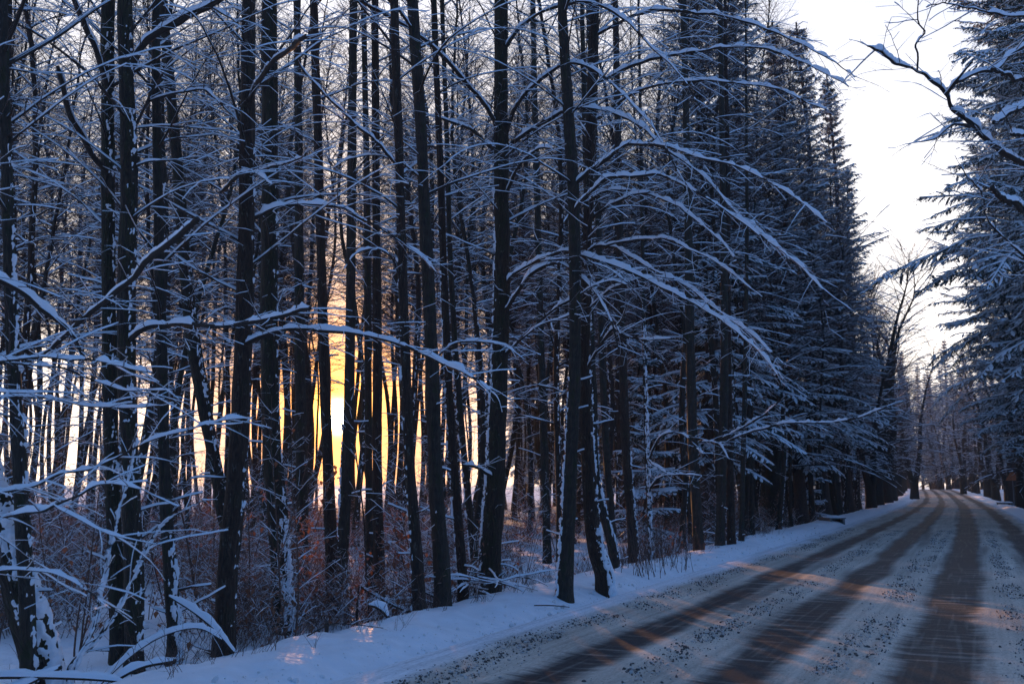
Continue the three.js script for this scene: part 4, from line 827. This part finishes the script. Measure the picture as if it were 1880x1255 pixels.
// the old avenue farther on
for (const [v, x, z, turn, s, label] of [
  [0, -6.7, -124, 0.3, 0.95, 'old forked tree at the left road edge where the road bends'],
  [1, -2.0, -158, 1.2, 0.85, 'old forked tree at the right road edge, nearest of the group of three'],
  [0, -0.6, -164, 2.2, 0.8, 'old tree, middle of the far group of three on the right'],
  [1, -0.2, -172, 0.2, 0.8, 'old tree, last of the far group of three on the right'],
  [1, -5.4, -218, 0.1, 1.0, 'far forked tree standing where the road goes over the rise'],
]) { plant(avenue[v], x, z, turn, s, 0.01, 'avenue_tree', label); }
for (const [u, z, s] of [[-6.6, -84, 1.1], [-6.5, -95, 1.15], [-6.6, -106, 1.2], [-6.8, -115, 1.1], [-6.8, -142, 0.95], [-6.8, -158, 1], [-6.6, -176, 1], [-6.8, -196, 1], [-9.5, -38, 0.85], [-8.2, -46, 0.9], [-10, -55, 0.95], [-7.6, -63, 0.95], [-8.8, -70, 1], [3.4, -52, 0.66], [3.4, -80, 0.76], [-6.3, -74, 0.72], [4.0, -108, 0.8], [3.8, -126, 0.9], [3.8, -142, 1], [4.2, -190, 1], [4.2, -206, 1], [-7.5, -240, 1], [5, -240, 1], [-3, -262, 1], [1, -270, 1]]) plant(avenue[Math.abs(Math.round(z)) % 2], u + roadX(z), z, z * 0.37, s, 0.015, 'avenue_tree', 'hazy bare tree along the far part of the road', 'bare trees along the far road');
for (let k = 0, c = 0; k < 400 && c < 64; k++) {                     // the wood that closes the view where the road bends away behind the rise
  const z = -228 - 70 * R5(), x = -34 + 62 * R5();
  if (!clear(x, z, 2.6)) continue;
  taken.push([x, z]); c++;
  plant(R5() < 0.78 ? spruces[Math.floor(R5() * 3)] : avenue[Math.floor(R5() * 2)], x, z, R5() * 6.28, 1.05 + 0.3 * R5(), 0.01, 'far_tree', 'hazy tree in the wood that closes the end of the road', 'far trees closing the end of the road');
}
// broadleaf trees between the spruces along the left edge, their branches over the road
for (const [u, z, s] of [[-7, -31, 0.95], [-7.4, -37, 0.9], [-7.1, -44, 1], [-7.2, -53, 1], [-7, -61, 1], [-7.2, -72, 1], [-6.9, -84, 1.05], [-7.1, -97, 1.05], [-7.2, -115, 1.1]]) { const x = u + roadX(z); plant(farTrees[Math.abs(Math.round(z)) % 4], x, z, z, s, 0.04, 'edge_tree', 'snowy bare tree at the left road edge among the spruces', 'bare trees along the left road edge'); taken.push([x, z]); }
for (const [u, z, s] of [[4.6, -30, 0.9], [4.2, -44, 0.95], [4.5, -57, 1], [4.2, -71, 1], [4.4, -88, 1]]) plant(farTrees[Math.abs(Math.round(z)) % 4], u + roadX(z), z, z, s, 0.04, 'edge_tree', 'snowy bare tree at the right road edge among the conifers', 'bare trees along the right road edge');
// saplings
for (let k = 0, c = 0; k < 3000 && c < 170; k++) {
  const a = 1 + 54 * R5(), d = 11 + 34 * R5(), x = -Math.sin(rad(a)) * d, z = -Math.cos(rad(a)) * d, u = x - roadX(z);
  if (u > -6.7 || !clear(x, z, 0.35) || Math.abs(a - SUN_AZ) < 1.3 || lane(x, z)) continue;
  c++;
  plant(saplings[Math.floor(R5() * 5)], x, z, R5() * 6.28, 0.7 + 0.5 * R5(), 0.06, 'sapling', 'thin snowy sapling with a few dry leaves among the trunks', 'saplings under the trees');
}
// brush on the forest floor, too dense to count
for (const [s, leaves, count, lo] of [[501, 12, 330, 11], [502, 110, 380, 11], [503, 50, 330, 13]]) {
  const R = rng(s), wb = new Buf(), lb = new Buf(), sb = new Buf();
  for (let k = 0; k < 11; k++) {
    const az = R() * 6.3, d = V(Math.cos(az) * 0.6, 0.7 + R() * 0.8, Math.sin(az) * 0.6), q = grow(V((R() - 0.5) * 0.7, -0.05, (R() - 0.5) * 0.7), d, 0.4 + 0.8 * R(), 9, 0.3, 0.26, R), rr = taper(10, 0.0045, 0.0016);
    tube(wb, q, rr, 3); snowOn(sb, q, rr, 0.009, false, R() * 90, 0.5);
    twigs(wb, sb, q, rr, { every: 0.07, length: 0.24, n: 4, droop: 0.25, r: 0.002, snow: 0.005, cover: 0.42, from: 0.08 }, R);
  }
  for (let k = 0; k < leaves; k++) { const i = Math.floor(R() * wb.count) * 3; if (wb.p[i + 1] > 0.1) leafAt(lb, V(wb.p[i], wb.p[i + 1], wb.p[i + 2]), 0.05 + 0.03 * R(), R); }
  const spots = [];
  for (let k = 0; k < 9000 && spots.length < count; k++) {
    const a = 0 + 56 * R(), d = lo + 46 * Math.pow(R(), 1.2), x = -Math.sin(rad(a)) * d, z = -Math.cos(rad(a)) * d, u = x - roadX(z);
    if (u > -7 + n3(x * 0.4, z * 0.4, 2) || n3(x * 0.35, z * 0.35, 7) < -0.12 * R() || lane(x, z)) continue;
    spots.push([x, z]);
  }
  const q = new THREE.Object3D();
  for (const [b, m, name] of [[wb, M.brush, 'brush_stems'], [sb, M.snow, 'brush_snow'], [lb, M.leaf, 'brush_leaves']]) {
    if (!b.i.length) continue;
    const im = new THREE.InstancedMesh(b.geometry(), m, spots.length), RR = rng(s + 5);
    spots.forEach(([x, z], k) => { q.position.set(x, groundY(x, z), z); q.rotation.set(0, RR() * 6.28, 0); q.scale.setScalar(0.7 + 0.7 * RR()); q.updateMatrix(); im.setMatrixAt(k, q.matrix); });
    im.name = numbered(name); im.userData = { label: { brush_stems: 'tangled low brush covering the forest floor', brush_snow: 'snow caught on the low forest brush', brush_leaves: 'dry brown leaves on the low forest brush' }[name], category: 'brush', kind: 'stuff' };
    im.castShadow = im.receiveShadow = true; scene.add(im);
  }
}
// ---------------------------------------------------------------- single things by the road
function stick(name, label, category, rows, o = {}) {
  const t = thing(name, label, category), R = rng(900 + rows.length + Math.round(rows[0][0] * 100)), s = along(rows, 0.05), base = V(rows[0][0], groundY(rows[0][0], rows[0][2]), rows[0][2]), w = new Buf(), sn = new Buf(), tw = new Buf(), ts = new Buf();
  t.position.copy(base);
  tube(w, s.pts, s.rs, 7, 0.12); snowOn(sn, s.pts, s.rs, o.snow ?? 0.03, true, R() * 50, o.cover ?? 0.95);
  const m = w.mesh('stem', M.wood, t, base); sn.mesh('snow', M.snow, m, base);
  if (o.twigs) { twigs(tw, ts, s.pts, s.rs, { ...FINE, every: o.twigs, length: 0.5 }, R); tw.mesh('twigs', M.twig, m, base); ts.mesh('snow', M.snow, m, base); }
  return t;
}
const g = (x, z, up, r) => [x, groundY(x, z) + up, z, r];
stick('fallen_branch', 'thick snow-topped branch leaning at the foot of the big black trunk', 'branch', [g(-6.75, -8.05, 0.02, 0.02), g(-6.95, -7.95, 0.3, 0.02), g(-7.15, -7.85, 0.52, 0.018), g(-7.35, -7.75, 0.68, 0.016)], { snow: 0.034 });
stick('fallen_branch', 'thin bent branch bowing over the snow left of the big black trunk', 'branch', [g(-7.35, -6.9, 0, 0.014), g(-7.2, -7.2, 0.25, 0.013), g(-7.05, -7.45, 0.36, 0.012), g(-6.9, -7.7, 0.34, 0.01), g(-6.75, -7.85, 0.18, 0.008)], { twigs: 0.3 });
stick('fallen_log', 'snow-covered log crossing the lower left corner, upper one', 'log', [g(-7.1, -5.2, 0.34, 0.022), g(-6.75, -5.6, 0.22, 0.02), g(-6.45, -6.0, 0.08, 0.018), g(-6.3, -6.2, 0.02, 0.014)], { snow: 0.03 });
stick('fallen_log', 'snow-covered log crossing the lower left corner, pointing up right', 'log', [g(-6.9, -5.2, 0.02, 0.024), g(-6.78, -5.5, 0.12, 0.022), g(-6.62, -5.85, 0.24, 0.02)], { snow: 0.035 });
stick('fallen_log', 'short log on the snow at the bottom edge, lower left', 'log', [g(-6.5, -6.2, 0.02, 0.022), g(-6.35, -6.4, 0.07, 0.022), g(-6.2, -6.65, 0.05, 0.02)], { snow: 0.03 });
stick('broken_branch', 'broken branch leaning down right in front of the slender trunk', 'branch', [g(-7.2, -10.9, 0.5, 0.02), g(-7.02, -11.0, 0.36, 0.022), g(-6.75, -11.1, 0.12, 0.024), g(-6.6, -11.2, 0.0, 0.022)], { twigs: 0.16, snow: 0.012, cover: 0.8 });
stick('short_stake', 'short upright stake in the snow below the broken branch', 'stake', [g(-7.15, -10.8, -0.05, 0.014), g(-7.15, -10.8, 0.25, 0.013), g(-7.13, -10.8, 0.5, 0.012)]);
stick('cut_stump', 'small red-brown stump standing in the snow left of the brush', 'stump', [g(-6.55, -9.3, -0.05, 0.022), g(-6.55, -9.3, 0.08, 0.021), g(-6.54, -9.3, 0.17, 0.02)], { snow: 0.008 });
stick('snowy_stub', 'stubby dark root capped with snow on the verge', 'root', [g(-6.5, -10.05, 0.2, 0.02), g(-6.44, -10.1, 0.17, 0.025), g(-6.36, -10.15, 0.09, 0.026), g(-6.3, -10.2, -0.03, 0.024)], { snow: 0.05 });
stick('fallen_twig', 'bare twig lying on the road bank below the mossy trunk', 'twig', [g(-5.3, -12.1, 0.03, 0.007), g(-5.15, -12.35, 0.06, 0.008), g(-5.05, -12.7, 0.03, 0.005)], { snow: 0.004, cover: 0.3 });
stick('fallen_twig', 'thin bent twig on the snow at the lower left of the verge', 'twig', [g(-6.15, -8.4, 0.02, 0.007), g(-6.0, -8.6, 0.12, 0.006), g(-5.85, -8.8, 0.1, 0.005), g(-5.7, -9.1, 0.02, 0.003)], { snow: 0.004, cover: 0.3, twigs: 0.2 });
for (const [x, z, label] of [[-6.35, -12.75, 'heap of snowy fallen sticks at the foot of the mossy trunk'], [-6.9, -11.9, 'loose heap of brushwood left of the stout straight trunk']]) {
  const t = thing('brush_heap', label, 'brush heap'), R = rng(Math.round(x * 100)), w = new Buf(), sn = new Buf(), b = V(x, groundY(x, z), z);
  t.position.copy(b);
  for (let k = 0; k < 16; k++) { const a = R() * 6.28, q = grow(V(x + (R() - 0.5) * 0.9, b.y + 0.05 + 0.3 * R(), z + (R() - 0.5) * 0.5), V(Math.cos(a), (R() - 0.4) * 0.5, Math.sin(a)), 0.5 + 0.8 * R(), 10, 0.2, 0.2, R), rr = taper(11, 0.006 + 0.009 * R(), 0.004); tube(w, q, rr, 4); snowOn(sn, q, rr, 0.02, true, R() * 50, 0.8); }
  w.mesh('sticks', M.wood, t, b); sn.mesh('snow', M.snow, t, b);
}
for (const [x, z, h, n, label] of [[-5.55, -17.2, 0.95, 40, 'patch of thin upright bare stems on the road bank'], [-5.5, -18.6, 0.9, 34, 'patch of bare stems on the bank, right of the first patch'], [-5.9, -20.2, 1.0, 30, 'farthest patch of bare stems in front of the snow mound']]) {
  const t = thing('bare_shrub', label, 'shrub'), R = rng(Math.round(z * 77)), w = new Buf(), b = V(x, groundY(x, z), z);
  t.position.copy(b);
  for (let k = 0; k < n; k++) { const px = x + (R() - 0.5) * 0.9, pz = z + (R() - 0.5) * 1.3, q = grow(V(px, groundY(px, pz) - 0.03, pz), V((R() - 0.5) * 0.7, 1, (R() - 0.5) * 0.7), h * (0.5 + 0.7 * R()), 7, 0.06, 0.16, R), rr = taper(8, 0.006, 0.002); tube(w, q, rr, 3); twigs(w, null, q, rr, { every: 0.16, length: 0.25, n: 3, droop: 0.02, r: 0.003, from: 0.2 }, R); }
  w.mesh('stems', M.brush, t, b);
}
{                                              // plough chunks along the foot of the bank, and weeds and twigs standing out of the snow
  const R = rng(717), q = new THREE.Object3D(), c = new THREE.Color();
  const g0 = new THREE.IcosahedronGeometry(1, 1), a = g0.attributes.position;
  for (let k = 0; k < a.count; k++) { const f = 0.72 + 0.5 * hash(Math.round(a.getX(k) * 9), Math.round(a.getY(k) * 9 + a.getZ(k) * 31), 5); a.setXYZ(k, a.getX(k) * f, a.getY(k) * f * 0.75, a.getZ(k) * f); }
  g0.computeVertexNormals();
  const n = 1100, m = new THREE.InstancedMesh(g0, new THREE.MeshStandardMaterial({ color: 0xffffff, roughness: 0.9 }), n);
  for (let k = 0; k < n; k++) {
    const z = -5 - 33 * Math.pow(R(), 1.3), u = LEFT + 0.2 - 0.75 * Math.pow(R(), 1.6) + 0.15 * n3(z, 1, 1), x = u + roadX(z), r = 0.006 + 0.026 * Math.pow(R(), 5);
    q.position.set(x, Math.max(groundY(x, z), -0.01) + r * 0.3, z); q.rotation.set(R() * 6, R() * 6, R() * 6); q.scale.set(r * (0.8 + 0.6 * R()), r, r); q.updateMatrix(); m.setMatrixAt(k, q.matrix);
    const v = 0.66 + 0.2 * R(); m.setColorAt(k, c.setRGB(v, v * 0.985, v * 0.97));
  }
  m.name = 'snow_crumbs'; m.userData = { label: 'small lumps of ploughed snow along the foot of the bank', category: 'snow lumps', kind: 'stuff' }; m.castShadow = m.receiveShadow = true; scene.add(m);
  const wb = new Buf();
  for (let k = 0; k < 4; k++) { const p = grow(V((R() - 0.5) * 0.15, -0.03, (R() - 0.5) * 0.15), V((R() - 0.5) * 1.2, 1, (R() - 0.5) * 1.2), 0.12 + 0.3 * R(), 5, 0.5, 0.3, R), rr = taper(6, 0.0028, 0.0012); tube(wb, p, rr, 3); twigs(wb, null, p, rr, { every: 0.08, length: 0.1, n: 2, droop: 0.2, r: 0.0016, from: 0.05 }, R); }
  const w = new THREE.InstancedMesh(wb.geometry(), M.brush, 420);
  for (let k = 0; k < 420; k++) {
    const z = -6 - 26 * R(), u = -5.5 - 2.2 * Math.pow(R(), 0.7), x = u + roadX(z);
    q.position.set(x, groundY(x, z), z); q.rotation.set(0, R() * 6.28, 0); q.scale.setScalar(0.5 + 0.9 * R()); q.updateMatrix(); w.setMatrixAt(k, q.matrix);
  }
  w.name = 'dry_weeds'; w.userData = { label: 'thin dry weeds sticking out of the snowy verge', category: 'weeds', kind: 'stuff' }; w.castShadow = w.receiveShadow = true; scene.add(w);
}
// culvert heads
function box(b, x0, x1, y0, y1, z0, z1) {
  const c = [[x0, y0, z0], [x1, y0, z0], [x1, y1, z0], [x0, y1, z0], [x0, y0, z1], [x1, y0, z1], [x1, y1, z1], [x0, y1, z1]];
  for (const [q, nx, ny, nz] of [[[0, 3, 2, 1], 0, 0, -1], [[4, 5, 6, 7], 0, 0, 1], [[0, 4, 7, 3], -1, 0, 0], [[1, 2, 6, 5], 1, 0, 0], [[3, 7, 6, 2], 0, 1, 0], [[0, 1, 5, 4], 0, -1, 0]]) { const k = b.count; for (const j of q) b.v(...c[j], nx, ny, nz, c[j][0] + c[j][2], c[j][1]); b.i.push(k, k + 1, k + 2, k, k + 2, k + 3); }
}
for (const [x, z, w, label] of [[-5.35 + roadX(-44), -44, 0.62, 'small dark concrete culvert head in the snow left of the road'], [3.1 + roadX(-91), -91, 0.6, 'small dark culvert head in the snow right of the road']]) {
  const t = thing('culvert_head', label, 'culvert'), side = new Buf(), slab = new Buf(), back = new Buf();
  t.position.set(x, groundY(x, z) - 0.12, z); t.rotation.y = 0.45;
  box(side, -w / 2, -w / 2 + 0.07, -0.3, 0.24, -1.4, 0.1); box(side, w / 2 - 0.07, w / 2, -0.3, 0.24, -1.4, 0.1);
  box(slab, -w / 2 - 0.04, w / 2 + 0.04, 0.243, 0.29, -1.45, 0.13); box(back, -w / 2 + 0.073, w / 2 - 0.073, -0.3, 0.24, -0.34, -0.3);
  side.mesh('side_walls', M.concrete, t); slab.mesh('slab', M.concrete, t); back.mesh('opening', M.soil, t); const cap = new THREE.Mesh(new THREE.SphereGeometry(1, 20, 6, 0, 6.2832, 0, 1.5708), M.snow); cap.name = 'snow'; cap.scale.set(w * 0.72, 0.1, 0.5); cap.position.set(0, 0.285, -0.36); cap.castShadow = cap.receiveShadow = true; t.add(cap);
}
{
  const x = 3.2 + roadX(-86), z = -86, t = thing('road_sign', 'small triangular warning sign on a thin post, right verge', 'sign'), p = new Buf();
  t.position.set(x, groundY(x, z), z);
  tube(p, [V(0, -0.3, 0), V(0, 1, 0), V(0, 2.75, 0)], [0.03, 0.03, 0.03], 8);
  p.mesh('post', M.metal, t);
  const s = new THREE.Shape(), a = 0.45; s.moveTo(-a, 0); s.lineTo(a, 0); s.lineTo(0, a * 1.732); s.closePath();
  const m = new THREE.Mesh(new THREE.ExtrudeGeometry(s, { depth: 0.02, bevelEnabled: true, bevelSize: 0.03, bevelThickness: 0.005, bevelSegments: 2 }), M.sign);
  m.name = 'plate'; m.position.set(0, 1.95, 0.04); m.castShadow = m.receiveShadow = true; t.add(m);
}
renderer.render(scene, camera);
